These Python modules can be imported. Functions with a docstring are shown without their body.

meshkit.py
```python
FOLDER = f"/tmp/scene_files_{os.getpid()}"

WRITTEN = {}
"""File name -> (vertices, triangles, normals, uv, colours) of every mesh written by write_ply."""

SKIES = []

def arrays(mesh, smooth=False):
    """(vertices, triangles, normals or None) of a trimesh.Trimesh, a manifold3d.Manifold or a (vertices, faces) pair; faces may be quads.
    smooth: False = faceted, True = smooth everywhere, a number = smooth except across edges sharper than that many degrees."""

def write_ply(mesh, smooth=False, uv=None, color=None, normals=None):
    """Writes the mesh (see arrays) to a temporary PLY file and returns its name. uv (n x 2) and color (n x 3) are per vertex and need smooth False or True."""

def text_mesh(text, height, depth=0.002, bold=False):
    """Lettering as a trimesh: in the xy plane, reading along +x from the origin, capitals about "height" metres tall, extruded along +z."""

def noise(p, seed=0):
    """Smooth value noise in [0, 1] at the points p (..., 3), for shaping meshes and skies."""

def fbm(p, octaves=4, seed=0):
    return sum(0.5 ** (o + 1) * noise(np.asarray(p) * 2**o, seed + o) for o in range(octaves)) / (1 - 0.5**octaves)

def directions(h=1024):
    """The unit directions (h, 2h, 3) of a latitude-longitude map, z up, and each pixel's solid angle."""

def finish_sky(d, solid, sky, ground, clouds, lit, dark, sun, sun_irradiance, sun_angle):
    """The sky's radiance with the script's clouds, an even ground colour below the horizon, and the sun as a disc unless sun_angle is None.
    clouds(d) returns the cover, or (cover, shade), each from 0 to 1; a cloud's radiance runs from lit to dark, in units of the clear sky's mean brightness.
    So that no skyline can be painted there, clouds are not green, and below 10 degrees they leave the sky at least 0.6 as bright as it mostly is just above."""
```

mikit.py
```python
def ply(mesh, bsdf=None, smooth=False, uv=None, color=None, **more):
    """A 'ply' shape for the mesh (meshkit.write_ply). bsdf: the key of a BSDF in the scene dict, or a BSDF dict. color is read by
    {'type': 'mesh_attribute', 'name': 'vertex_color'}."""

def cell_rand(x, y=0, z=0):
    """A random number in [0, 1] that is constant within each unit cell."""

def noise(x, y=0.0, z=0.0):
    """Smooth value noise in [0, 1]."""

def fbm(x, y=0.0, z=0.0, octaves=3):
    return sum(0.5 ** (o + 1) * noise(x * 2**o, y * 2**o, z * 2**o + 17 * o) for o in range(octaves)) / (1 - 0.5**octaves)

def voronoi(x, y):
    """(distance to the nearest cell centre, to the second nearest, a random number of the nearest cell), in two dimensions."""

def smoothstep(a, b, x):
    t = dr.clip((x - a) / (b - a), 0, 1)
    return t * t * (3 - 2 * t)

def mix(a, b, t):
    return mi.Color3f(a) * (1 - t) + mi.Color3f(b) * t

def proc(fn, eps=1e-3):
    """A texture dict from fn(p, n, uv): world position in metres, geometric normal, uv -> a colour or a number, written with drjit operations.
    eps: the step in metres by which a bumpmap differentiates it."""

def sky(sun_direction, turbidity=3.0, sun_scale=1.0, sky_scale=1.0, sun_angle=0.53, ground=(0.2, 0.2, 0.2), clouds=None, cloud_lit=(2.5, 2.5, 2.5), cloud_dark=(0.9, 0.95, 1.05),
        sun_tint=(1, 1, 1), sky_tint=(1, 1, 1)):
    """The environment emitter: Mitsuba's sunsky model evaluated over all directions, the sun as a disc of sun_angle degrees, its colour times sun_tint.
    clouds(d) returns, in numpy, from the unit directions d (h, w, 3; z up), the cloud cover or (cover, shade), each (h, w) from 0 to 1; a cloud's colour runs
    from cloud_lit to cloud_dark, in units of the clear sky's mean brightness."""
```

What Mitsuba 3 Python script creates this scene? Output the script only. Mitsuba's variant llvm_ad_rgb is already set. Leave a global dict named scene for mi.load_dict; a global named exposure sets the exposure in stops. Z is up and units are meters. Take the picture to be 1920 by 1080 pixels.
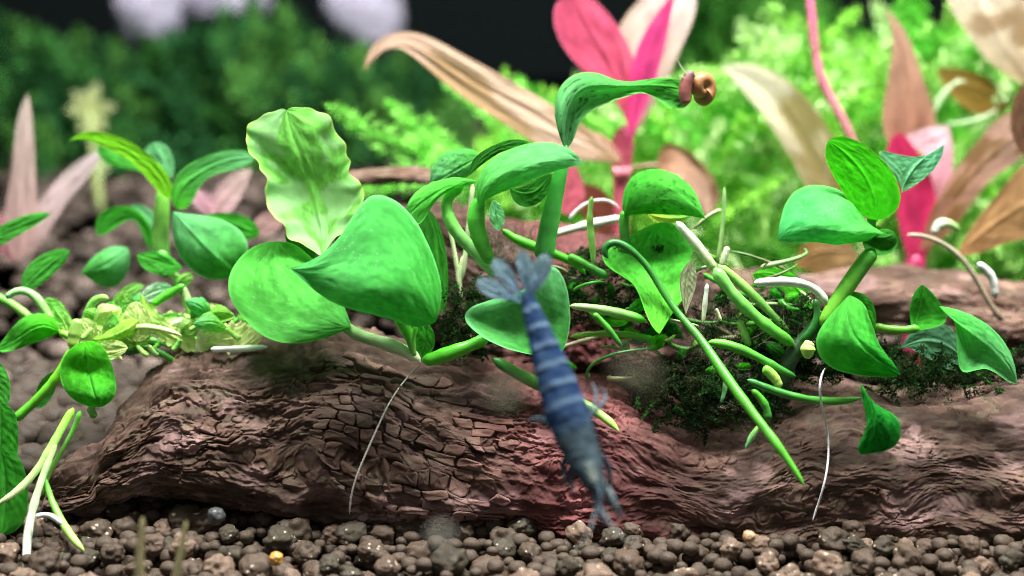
import math
import numpy as np, trimesh, mitsuba as mi, mikit, meshkit
from scipy.interpolate import make_interp_spline

T = mi.ScalarTransform4f
scene, labels = {}, {}
rng = np.random.default_rng(7)

# ------------------------------------------------------------------ camera, lamp, exposure
exposure = 0.0
PITCH = math.radians(15.6)
CAM = np.array([0, 0, 0.0648])
FWD = np.array([0, math.cos(PITCH), -math.sin(PITCH)])
UPV = np.array([0, math.sin(PITCH), math.cos(PITCH)])
RGT = np.array([1.0, 0, 0])
FPX = 960 / math.tan(math.radians(20))
scene['camera'] = {'type': 'thinlens', 'fov': 40.0, 'fov_axis': 'x', 'aperture_radius': 0.00165, 'focus_distance': 0.150,
                   'near_clip': 0.005, 'far_clip': 10.0,
                   'to_world': T().look_at(origin=CAM.tolist(), target=(CAM + FWD).tolist(), up=[0, 0, 1])}
# even ambient fill added from all sides, lifting the shadows
scene['ambient_fill'] = {'type': 'constant', 'radiance': {'type': 'rgb', 'value': [0.24, 0.25, 0.255]}}


def at(px, py, d):
    """The point seen at pixel (px, py) of the 1920 x 1080 photograph, d millimetres away along the optical axis."""
    px, py, d = np.asarray(px, float), np.asarray(py, float), np.asarray(d, float)[..., None] / 1000
    return CAM + d * (FWD + ((px - 960) / FPX)[..., None] * RGT + ((540 - py) / FPX)[..., None] * UPV)


# ------------------------------------------------------------------ helpers
def rgb(v):
    return {'type': 'rgb', 'value': list(map(float, v))}


VC = {'type': 'mesh_attribute', 'name': 'vertex_color'}
scene['leaf_skin'] = {'type': 'principledthin', 'base_color': VC, 'roughness': 0.36, 'eta': 1.5, 'diff_trans': 0.95, 'spec_trans': 0.0}
scene['moss_skin'] = {'type': 'principledthin', 'base_color': VC, 'roughness': 0.6, 'eta': 1.3, 'diff_trans': 0.8, 'spec_trans': 0.0}
scene['stem_skin'] = {'type': 'principled', 'base_color': VC, 'roughness': 0.35, 'specular': 0.4, 'flatness': 0.5}
scene['wood_skin'] = {'type': 'twosided', 'bsdf': {'type': 'principled', 'base_color': VC, 'roughness': 0.75, 'specular': 0.15}}
scene['soil_skin'] = {'type': 'principled', 'base_color': VC, 'roughness': 0.62, 'specular': 0.22}
scene['shell_skin'] = {'type': 'principled', 'base_color': VC, 'roughness': 0.42, 'specular': 0.4}
scene['shrimp_skin'] = {'type': 'principledthin', 'base_color': VC, 'roughness': 0.38, 'eta': 1.4, 'diff_trans': 0.7, 'spec_trans': 0.0}
scene['glint_skin'] = {'type': 'principled', 'base_color': rgb((0.85, 0.8, 0.7)), 'roughness': 0.12, 'specular': 0.9}


def numbered(name):
    if name not in scene and name not in labels and not any(k.startswith(name + '__') for k in scene):
        return name
    i = 1
    while True:
        k = f'{name}_{i:03d}'
        if k not in scene and k not in labels and not any(q.startswith(k + '__') for q in scene):
            return k
        i += 1


COUNT = {}


def nextkey(name):
    i = COUNT.get(name, 0)
    COUNT[name] = i + 1
    return name if i == 0 else f'{name}_{i:03d}'


def thing(name, label, cat, group=None, kind=None):
    k = nextkey(name)
    labels[k] = {'label': label, 'category': cat}
    if group: labels[k]['group'] = group
    if kind: labels[k]['kind'] = kind
    return k


def put(key, v, f, col, skin, smooth=True):
    col = np.broadcast_to(np.clip(np.asarray(col, float), 0, 1), v.shape)
    scene[key] = mikit.ply((v, f), skin, smooth=smooth, color=col)
    return key


def part(parent, name, v, f, col, skin, label=None):
    k = nextkey(parent + '__' + name)
    put(k, v, f, col, skin)
    if label: labels[k] = {'label': label}
    return k


def smoothstep(a, b, x):
    t = np.clip((x - a) / (b - a), 0, 1)
    return t * t * (3 - 2 * t)


def spline(P, t):
    P = np.asarray(P, float)
    if len(P) == 1: return np.repeat(P, len(t), 0)
    q = np.concatenate([[0], np.cumsum(np.maximum(np.linalg.norm(np.diff(P[:, :2], axis=0), axis=1), 1e-9) ** 0.7)])
    q /= q[-1]
    return make_interp_spline(q, P, k=min(3, len(P) - 1))(t)


def P3(pts, d):
    """[(px, py[, dz mm])] -> (n, 3) array of px, py, depth."""
    return np.array([(p[0], p[1], d + (p[2] if len(p) > 2 else 0.0)) for p in pts], float)


def grid_faces(a, b, wrap=False):
    i, j = np.meshgrid(np.arange(a - 1), np.arange(b if wrap else b - 1), indexing='ij')
    k = (j + 1) % b
    q = np.stack([i * b + j, i * b + k, (i + 1) * b + k, (i + 1) * b + j], -1).reshape(-1, 4)
    return np.vstack([q[:, [0, 1, 2]], q[:, [0, 2, 3]]])


def leaf_mesh(mid, L, R, d, base, tip=None, rim=None, vein=0.25, ruffle=0.0, mott=0.38, dirt=0.0, speck=0.0, hi=False, wave=0.12, seed=0, patch=None, ribs=0.014, crease=0.22, tex=1.0):
    nt, ns = (170, 84) if hi else (80, 36)
    tt = 0.5 - 0.5 * np.cos(np.linspace(0, np.pi, nt))
    tt = 0.75 * tt + 0.25 * np.linspace(0, 1, nt)
    m = P3(mid, d)
    Lr = np.vstack([m[:1], P3(L, d), m[-1:]])
    Rr = np.vstack([m[:1], P3(R, d), m[-1:]])
    M, A, B = (spline(x, tt) for x in (m, Lr, Rr))
    s = np.linspace(-1, 1, ns)
    S = s[None, :, None]
    Q = M[:, None] + S * ((B - A) / 2)[:, None] + S ** 2 * ((A + B) / 2 - M)[:, None]
    W = at(Q[..., 0], Q[..., 1], Q[..., 2])
    # normals, then the relief of midrib, side veins, waves and ruffles (mm)
    du, dv = np.gradient(W, axis=0), np.gradient(W, axis=1)
    n = np.cross(du, dv)
    n /= np.linalg.norm(n, axis=-1, keepdims=True) + 1e-12
    tg, sg = np.meshgrid(tt, s, indexing='ij')
    fine = meshkit.fbm(np.stack([tg * 34 + seed, sg * 17, tg * 0 + 2.0], -1), 3, seed + 11) - 0.5
    blot = meshkit.fbm(np.stack([tg * 9 + seed, sg * 5, tg * 0 + 4.0], -1), 4, seed + 12) - 0.5
    env = np.sin(np.pi * np.clip(tg, 0, 1)) ** 0.5
    lat = np.cos(2 * np.pi * (tg * 9 - np.abs(sg) ** 0.8 * 2.2))
    nn = meshkit.fbm(np.stack([tg * 3 + seed * 3.7, sg * 1.6, tg * 0 + seed], -1), 3, seed) - 0.5
    h = -crease * np.exp(-(sg / 0.07) ** 2) + ribs * lat * (1 - np.exp(-(sg / 0.2) ** 2)) + 1.6 * wave * nn * 2 + 0.05 * fine + 0.10 * blot
    h += ruffle * np.abs(sg) ** 3 * (np.sin(tg * 31 + seed) + 0.6 * np.sin(tg * 53 + 2 * seed))
    W = W + n * (h * env * 0.001)[..., None]
    if ruffle:
        r = (ruffle * 0.0005 * np.clip(np.abs(sg) - 0.6, 0, 1) * 2.5 * (np.sin(tg * 37 + seed) + 0.7 * np.sin(tg * 71 + 1)))[..., None]
        W = W + dv / (np.linalg.norm(dv, axis=-1, keepdims=True) + 1e-12) * r * np.sign(sg)[..., None] * env[..., None]
    base = np.asarray(base, float)
    tip = base if tip is None else np.asarray(tip, float)
    C = base + (tip - base) * tg[..., None]
    big = meshkit.fbm(np.stack([tg * 4 + seed, sg * 2.5, tg * 0 + 5.0 + seed], -1), 4, seed + 3) - 0.5
    C = C * (1 + 2 * mott * big[..., None])
    C = C * (1 + tex * (0.45 * fine[..., None] + 0.7 * blot[..., None])) + np.clip(blot, 0, 1)[..., None] * np.array([0.05, 0.06, 0.03])
    if patch is not None:
        pn = smoothstep(0.5, 0.62, meshkit.fbm(np.stack([tg * 5 + 2 * seed, sg * 1.5, tg * 0 + 9.0], -1), 3, seed + 8))
        C = C + (np.asarray(patch) - C) * pn[..., None] * 0.8
    pale = np.clip(C * 1.25 + 0.06, 0, 1) if vein >= 0 else C * 0.45
    ve = np.exp(-(sg / 0.035) ** 2) * (crease > 0.1) + 0.16 * np.clip(lat, 0, 1) ** 6
    C = C + (pale - C) * np.clip(ve * abs(vein) * 2.0, 0, 0.8)[..., None]
    if rim is None: rim = np.clip(base * 1.35 + 0.05, 0, 0.9)
    e = smoothstep(0.93, 0.99, np.abs(sg))[..., None]
    C = C + (np.asarray(rim) - C) * e * 0.75  # bright lit edge of the leaf, put into the colour
    if dirt:
        dn = meshkit.fbm(np.stack([tg * 22 + seed, sg * 11, tg * 0 + 1.0], -1), 3, seed + 5)
        C = C * (1 - dirt * smoothstep(0.63, 0.72, dn)[..., None])
    if speck:
        r2 = np.random.default_rng(100 + seed).random(tg.shape)
        C = np.where((r2 < speck)[..., None], 0.75 * C + 0.17, C)
    return W.reshape(-1, 3), grid_faces(nt, ns), C.reshape(-1, 3)


SEED = [0]


def leaf(parent, mid, L, R, d, base, label=None, name='leaf', skin='leaf_skin', **kw):
    SEED[0] += 1
    v, f, c = leaf_mesh(mid, L, R, d, base, seed=SEED[0], **kw)
    return part(parent, name, v, f, c, skin, label)


def tube_world(P, r, sides=12, bump=0.0, seed=0, n=None, cap=True):
    """A smooth tube through world points P (m) with radii r (m)."""
    n = n or max(10, 8 * len(P))
    t = np.linspace(0, 1, n)
    X = spline3(P, t)
    rr = np.interp(t, np.linspace(0, 1, len(np.atleast_1d(r))), np.atleast_1d(r))
    if bump: rr = rr * (1 + bump * (meshkit.fbm(np.stack([t * min(14, 1 + np.linalg.norm(X[-1] - X[0]) / 0.0016), t * 0 + seed, t * 0], -1), 3, seed) - 0.5) * 2)
    if cap:
        rr = rr.copy(); rr[0] *= 0.2; rr[-1] *= 0.15
        rr[1] *= 0.8; rr[-2] *= 0.65; rr[-3] *= 0.9
    tg = np.gradient(X, axis=0); tg /= np.linalg.norm(tg, axis=1, keepdims=True) + 1e-12
    a = np.cross(tg, [0.13, 0.97, 0.2]); a /= np.linalg.norm(a, axis=1, keepdims=True) + 1e-12
    b = np.cross(tg, a)
    ang = np.arange(sides) * 2 * np.pi / sides
    V = X[:, None] + rr[:, None, None] * (np.cos(ang)[None, :, None] * a[:, None] + np.sin(ang)[None, :, None] * b[:, None])
    return V.reshape(-1, 3), grid_faces(n, sides, True), np.repeat(t, sides)


def spline3(P, t):
    P = np.asarray(P, float)
    q = np.concatenate([[0], np.cumsum(np.maximum(np.linalg.norm(np.diff(P, axis=0), axis=1), 1e-9) ** 0.7)])
    return make_interp_spline(q / q[-1], P, k=min(3, len(P) - 1))(t)


def stalk(parent, pts, d, r, c0, c1=None, name='stalk', label=None, bump=0.2, skin='stem_skin', blotch=0.5):
    """A stem through pixels pts; r: radius in photograph pixels, one number or a list along it."""
    SEED[0] += 1
    q = P3(pts, d)
    W = at(q[:, 0], q[:, 1], q[:, 2])
    scale = q[:, 2].mean() / 1000 / FPX
    v, f, t = tube_world(W, np.atleast_1d(r) * scale, bump=bump, seed=SEED[0])
    c0 = np.asarray(c0, float); c1 = c0 if c1 is None else np.asarray(c1, float)
    C = c0 + (c1 - c0) * t[:, None]
    C = C * (1 + 2 * blotch * (meshkit.fbm(v * 700, 4, SEED[0])[:, None] - 0.5))
    return part(parent, name, v, f, C, skin, label)


# ------------------------------------------------------------------ the aquarium lamp (out of the frame, above the plants)
lamp = thing('aquarium_lamp', 'slim black aquarium lamp with a row of bright white diodes, hung above the tank', 'lamp')
LX, LY, LZ = 0.03, 0.160, 0.30
hs = trimesh.creation.box((0.32, 0.11, 0.012)); hs.apply_translation((LX, LY, LZ + 0.0075))
scene[lamp + '__housing'] = mikit.ply(hs, {'type': 'principled', 'base_color': rgb((0.03, 0.03, 0.03)), 'roughness': 0.4})
em = trimesh.Trimesh([[LX - .14, LY - .04, LZ], [LX - .14, LY + .04, LZ], [LX + .14, LY + .04, LZ], [LX + .14, LY - .04, LZ]], [[0, 1, 2], [0, 2, 3]])
scene[lamp + '__diffuser'] = {**mikit.ply(em, {'type': 'diffuse', 'reflectance': rgb((0.5, 0.5, 0.5))}), 'emitter': {'type': 'area', 'radiance': rgb((60.0, 60.5, 59.5))}}

# ------------------------------------------------------------------ the setting: soil bed and the dark back of the tank
gx, gy = np.linspace(-0.6, 0.6, 260), np.linspace(0.06, 0.62, 160)
GX, GY = np.meshgrid(gx, gy, indexing='ij')


def soil_height(x, y):
    p = np.stack([np.asarray(x) * 45, np.asarray(y) * 45, np.asarray(x) * 0], -1)
    return 0.004 * (meshkit.fbm(p, 3, 4) - 0.5) * smoothstep(0.15, 0.18, np.asarray(y)) - 0.0034 + 0.0026 * smoothstep(0.155, 0.175, np.asarray(y))


GV = np.stack([GX, GY, soil_height(GX, GY)], -1).reshape(-1, 3)
gc = 0.055 * (0.6 + 0.8 * meshkit.fbm(GV * 700, 3, 2))[:, None] * np.array([1.1, 0.95, 0.82])
put('ground', GV, grid_faces(260, 160), gc, 'soil_skin')
labels['ground'] = {'label': 'dark brown bed of aquarium soil under the plants', 'kind': 'structure', 'category': 'soil'}
bw = trimesh.creation.box((1.2, 0.006, 0.4)); bw.apply_translation((0, 0.53, 0.19))
scene['backdrop'] = mikit.ply(bw, {'type': 'principled', 'base_color': rgb((0.005, 0.008, 0.008)), 'roughness': 0.9, 'specular': 0.1})
labels['backdrop'] = {'label': 'black rear wall of the tank', 'kind': 'structure', 'category': 'wall'}

# ------------------------------------------------------------------ driftwood
class Log:
    """A lying trunk: top and bottom outlines over px at depth d, superelliptic section, grain, hollows and cracks."""
    def __init__(s, prof, d, hd, seed, slant=0.0, amp=1.0):
        p = np.array([(*q, 0.0)[:4] for q in prof], float)
        s.px, s.top, s.bot, s.d, s.hd, s.seed, s.slant, s.amp = p[:, 0], p[:, 1], p[:, 2], d, hd, seed, slant, amp
        s.dd = p[:, 3] if p.shape[1] > 3 else p[:, 0] * 0

    def smooth(s, px, th):
        from scipy.interpolate import PchipInterpolator as I
        top, bot, dd = I(s.px, s.top)(px), I(s.px, s.bot)(px), I(s.px, s.dd)(px)
        d = s.d + dd
        c = at(px, (top + bot) / 2, d)
        hv = (at(px, top, d) - at(px, bot, d)) / 2
        half = np.linalg.norm(hv, axis=-1, keepdims=True)
        up = hv / half
        e = lambda x: np.sign(x) * np.abs(x) ** 0.8
        k = np.minimum(1, half * 1000 / 5.0) ** 0.6
        fw = np.array([0, 1.0, 0])
        return c + up * half * e(np.sin(th))[..., None] - fw * (s.hd / 1000) * k * e(np.cos(th))[..., None]

    def at(s, px, th, detail=True):
        h = 0.5
        P = s.smooth(px, th)
        du = s.smooth(px + h, th) - s.smooth(px - h, th)
        dv = s.smooth(px, th + 0.01) - s.smooth(px, th - 0.01)
        n = np.cross(du, dv); n /= np.linalg.norm(n, axis=-1, keepdims=True) + 1e-12
        n *= -np.sign((n[..., 1:2] * np.cos(th)[..., None]) - n[..., 2:3] * np.sin(th)[..., None])
        x, a = P[..., 0] * 1000, th * 9.0 + s.slant * P[..., 0] * 1000
        z0 = np.zeros_like(x) + s.seed
        w = (meshkit.fbm(np.stack([x / 9, a / 5, z0], -1), 3, s.seed) - 0.5) * 5.0
        big = (meshkit.fbm(np.stack([x / 8, a / 4.5, z0 + 3], -1), 3, s.seed + 1) - 0.5) * 4.2
        h = big * s.amp
        crack = None
        if detail:
            g1 = meshkit.fbm(np.stack([x / 5.5, (a + w) / 0.9, z0 + 7], -1), 4, s.seed + 2)
            ridge = 1 - np.abs(2 * g1 - 1)
            g2 = meshkit.fbm(np.stack([x / 1.3, (a + w) / 0.35, z0 + 9], -1), 3, s.seed + 4) - 0.5
            g3 = meshkit.fbm(np.stack([x / 0.45, (a + w) / 0.3, z0 + 2], -1), 2, s.seed + 6) - 0.5
            warp = meshkit.fbm(np.stack([x / 3.5, a / 2.5, z0], -1), 3, s.seed + 9) - 0.5
            layer = (a + w * 1.2) / 1.0 + 3.8 * warp + 0.8 * g2
            row = np.floor(layer); fr = layer - row
            rnd = lambda i, j, k: np.modf(np.abs(np.sin(i * 127.1 + j * 311.7 + k * 74.7) * 43758.5453))[0]
            ln = 1.3 + 2.6 * rnd(row, 0, 1)
            xs = (x + 5 * warp + 1.6 * g2) / ln + 10 * rnd(row, 0, 2)
            cl = np.floor(xs); fx = xs - cl
            ex = np.minimum(fx, 1 - fx) * ln
            block = rnd(row, cl, 3)
            face = smoothstep(0.0, 0.22, fr) * (1 - smoothstep(0.72, 1.0, fr)) * smoothstep(0.0, 0.16, ex)
            mask = smoothstep(0.38, 0.6, meshkit.fbm(np.stack([x / 7, a / 5, z0 + 5], -1), 3, s.seed + 11))
            knob = meshkit.fbm(np.stack([x / 2.6, (a + w) / 1.3, z0 + 13], -1), 3, s.seed + 13)
            q_ = 0.55 + 0.45 * smoothstep(1350, 900, px)
            h = h + s.amp * q_ * (0.5 * (ridge - 0.75) + 0.5 * g2 + 0.36 * g3 + 1.5 * (knob - 0.5) + (0.08 + 0.8 * mask) * (face * (0.25 + 0.75 * block) * 0.75 - 0.4))
            s.tone = 0.7 + 0.55 * block * mask + 0.25 * face * mask + 0.7 * (g2 + 0.1)
            crack = ridge
        return P + n * (h / 1000)[..., None], n, h, crack


def build_log(key, lg, x0, x1, nx, nth, tint):
    px, th = np.meshgrid(np.linspace(x0, x1, nx), (lambda q: q - 0.55 * np.sin(q - 0.2))(np.linspace(-np.pi, np.pi, nth, endpoint=False)), indexing='ij')
    V, n, h, ridge = lg.at(px, th)
    x, a = V[..., 0] * 1000, th * 9
    col = tint(px, th, V, h, ridge) * lg.tone[..., None]
    f = grid_faces(nx, nth, True)
    V = V.reshape(-1, 3); col = col.reshape(-1, 3)
    ends = []
    for row in (0, nx - 1):
        idx = np.arange(nth) + row * nth
        V = np.vstack([V, V[idx].mean(0)]); col = np.vstack([col, col[idx].mean(0)])
        ends.append(np.stack([idx, np.roll(idx, -1), np.full(nth, len(V) - 1)], 1))
    put(key, V, np.vstack([f, *ends]), col, 'wood_skin')


def wood_tint(red_at=None, dark=1.0, seed=0):
    def fn(px, th, V, h, ridge):
        q = V * 1000
        a = meshkit.fbm(np.stack([q[..., 0] / 7, q[..., 1] / 4, q[..., 2] / 2.2], -1), 4, seed + 20)
        b = meshkit.fbm(np.stack([q[..., 0] / 1.8, q[..., 1] / 1.2, q[..., 2] / 0.7], -1), 3, seed + 21)
        c = np.array([0.070, 0.039, 0.027]) + 0 * V
        c = c + (np.array([0.155, 0.093, 0.070]) - c) * smoothstep(0.45, 0.7, a)[..., None]
        c = c + (np.array([0.10, 0.078, 0.052]) - c) * smoothstep(0.5, 0.7, b)[..., None] * 0.7
        c = c + (np.array([0.27, 0.165, 0.15]) - c) * (smoothstep(0.57, 0.70, meshkit.fbm(q / 3.3, 3, seed + 22)))[..., None] * 0.6
        if red_at:
            m = np.exp(-((px - red_at[0]) / red_at[1]) ** 2)[..., None]
            c = c + (np.array([0.21, 0.045, 0.055]) * (0.5 + 1.0 * a[..., None]) - c) * 0.55 * m
        c = c * (0.72 + 0.56 * b[..., None])
        return c * dark * 0.74
    return fn


front = Log([(100, 912, 922, -2), (130, 882, 930, -3), (200, 835, 922, -2), (228, 770, 905, 0), (280, 712, 898, 1), (340, 672, 900, 1), (400, 660, 908), (500, 654, 930), (570, 643, 946), (650, 630, 962),
             (720, 645, 978), (800, 675, 982), (900, 688, 985), (1000, 702, 995), (1100, 712, 1000), (1200, 742, 1005), (1280, 782, 1008), (1350, 800, 1006), (1420, 780, 1003),
             (1500, 742, 1000), (1600, 728, 998), (1690, 746, 997), (1800, 748, 996), (1950, 725, 990), (2150, 700, 990)], 157, 10.5, 3, slant=0.06, amp=0.8)
k = thing('driftwood', 'large dark reddish brown driftwood log with cracked bark lying across the foreground', 'driftwood')
build_log(k + '__trunk', front, 100, 2150, 1250, 400, wood_tint((1090, 150), 1.0, 1))

# cracked bark: each plate a piece of its own, lying on the trunk
vr = np.random.default_rng(11)
tint = wood_tint((1090, 150), 1.0, 1)


def bark_warp(q):
    x, a = q[..., 0], q[..., 1]
    return np.stack([x + 7 * np.sin(a * 9 + x / 37) + 4 * np.sin(a * 23), a + 0.030 * np.sin(x / 41 + a * 5) + 0.014 * np.sin(x / 13 + a * 11) - 0.0006 * (x - 800)], -1)


a0 = -0.35
while a0 < 1.15:
    hgt = vr.uniform(0.055, 0.125)
    x0 = 540 + vr.uniform(0, 40)
    while x0 < 950:
        wid = vr.uniform(22, 58)
        keep = 0.78 - (abs(x0 + wid / 2 - 780) / 215) ** 4
        if vr.random() < keep:
            hx, ha = wid / 2 * 0.975, hgt / 2 * 0.965
            m = 24
            th_ = np.arange(m) * 2 * np.pi / m + 0.13
            sup = lambda v: np.sign(v) * np.abs(v) ** 0.36
            jit = 1 + 0.07 * np.sin(3 * th_ + x0) + 0.04 * vr.normal(size=m) * 0.6
            ring = np.stack([x0 + wid / 2 + hx * sup(np.cos(th_)) * jit, a0 + hgt / 2 + ha * sup(np.sin(th_)) * jit], 1)
            ctr = ring.mean(0)
            thick, tilt = vr.uniform(0.08, 0.5), vr.uniform(-0.5, 0.5)
            rows, hs_ = [], []
            for q, hh in ((0.0, 1.0), (0.3, 1.0), (0.6, 1.0), (0.85, 0.95), (0.95, 0.7), (0.99, -1.5)):
                rows.append(bark_warp(ctr + (ring - ctr) * q)); hs_.append(np.full(m, hh * thick))
            G = np.array(rows)
            Pp, Nn, _, _ = front.at(G[..., 0], G[..., 1], detail=False)
            hm = np.array(hs_) + thick * tilt * (G[..., 1] - ctr[1]) / hgt + 0.5 * (meshkit.fbm(Pp * np.array([700, 1500, 2600]), 3, 5) - 0.5) + 0.12
            hm[-1] = -1.0
            Vp = Pp + Nn * (hm / 1000)[..., None]
            cc = tint(G[..., 0], G[..., 1], Vp, 0, 0) * vr.uniform(0.85, 1.45)
            part(k, 'bark_plate', Vp.reshape(-1, 3), grid_faces(6, m, True), cc.reshape(-1, 3), 'wood_skin')
        x0 += wid
    a0 += hgt

rear = Log([(640, 395, 560, 14), (760, 395, 600, 12), (830, 390, 640, 6), (900, 410, 680), (1000, 425, 700), (1100, 445, 720), (1200, 470, 730), (1290, 495, 740), (1340, 560, 740)], 181, 9, 8, amp=0.8)
k = thing('driftwood', 'dark reddish driftwood stump in the middle behind the shrimp', 'driftwood')
build_log(k, rear, 640, 1340, 420, 180, wood_tint((1080, 140), 0.8, 5))
branch = Log([(610, 332, 352), (680, 322, 342), (740, 319, 336), (790, 321, 338), (825, 332, 350)], 181, 9, 9, amp=0.3)
k = thing('driftwood', 'thin pinkish driftwood branch end overhanging a dark hollow behind the pale lime leaf', 'driftwood')
build_log(k, branch, 620, 825, 160, 80, wood_tint(None, 1.9, 6))
right = Log([(1285, 500, 560), (1400, 512, 590), (1500, 518, 606), (1600, 515, 612), (1700, 512, 622), (1800, 518, 640), (1920, 538, 665), (2100, 548, 680)], 184, 6, 12, slant=-0.05, amp=0.6)
k = thing('driftwood', 'greyish brown driftwood branch lying behind the right plant', 'driftwood')
build_log(k, right, 1285, 2100, 420, 180, wood_tint(None, 1.6, 9))

# ------------------------------------------------------------------ soil pellets
def pellet_variant(seed, sub=3):
    m = trimesh.creation.icosphere(subdivisions=sub)
    v = np.array(m.vertices)
    r_ = np.random.default_rng(seed)
    v = v * (1 + 0.95 * (meshkit.fbm(v * 1.25 + seed * 5, 3, seed)[:, None] - 0.5) + 0.3 * (meshkit.fbm(v * 3.4 + seed, 3, seed + 1)[:, None] - 0.5))
    v = v * np.array([1, r_.uniform(0.75, 1), r_.uniform(0.7, 0.95)])
    base = np.array([[0.055, 0.038, 0.025], [0.075, 0.050, 0.034], [0.045, 0.036, 0.023], [0.15, 0.10, 0.07]][seed % 4])
    c = base * (0.65 + 0.7 * meshkit.fbm(v * 3 + 9, 3, seed + 2))[:, None]
    sp = r_.random(len(v)) < 0.007
    c[sp] = [0.6, 0.5, 0.38]  # quartz glints painted in as bright vertices
    return mikit.ply((v, np.array(m.faces)), 'soil_skin', smooth=True, color=np.clip(c, 0, 1))


VAR = [pellet_variant(s) for s in range(12)]
pr = np.random.default_rng(21)
spots = []


def try_spot(x, y, z, r):
    for X, Y, Z, R_ in spots:
        if (X - x) ** 2 + (Y - y) ** 2 + (Z - z) ** 2 < (0.66 * (R_ + r)) ** 2: return
    spots.append((x, y, z, r))


for _ in range(14000):
    y = pr.uniform(0.1235, 0.153)
    lim = y * 0.395 + 0.002
    r = pr.choice([0.75, 1.1, 1.5, 1.9, 2.3], p=[0.28, 0.32, 0.24, 0.13, 0.03]) / 1180
    lay = pr.random()
    z = r * 0.5 if lay < 0.45 else r * 0.5 + pr.uniform(0.0006, 0.0026)
    if lay >= 0.55 and y < 0.131: continue
    x = pr.uniform(-lim, lim)
    if x < -0.012 and y > 0.148: continue
    try_spot(x, y, z - 0.0026, r)
spots.sort(key=lambda s: -s[3] / s[1])
GROUPP = 'soil pellets in front of the log'
for x, y, z, r in spots[:290]:
    kk = nextkey('soil_pellet')
    rot = T().rotate([0, 0, 1], float(pr.uniform(0, 360))).rotate([1, 0, 0], float(pr.uniform(-40, 40)))
    scene[kk] = {**VAR[pr.integers(12)], 'to_world': T().translate([x, y, z]) @ rot @ T().scale(float(r))}
    labels[kk] = {'label': 'rounded brown soil pellet lying in front of the log', 'category': 'soil pellet', 'group': GROUPP}
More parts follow.
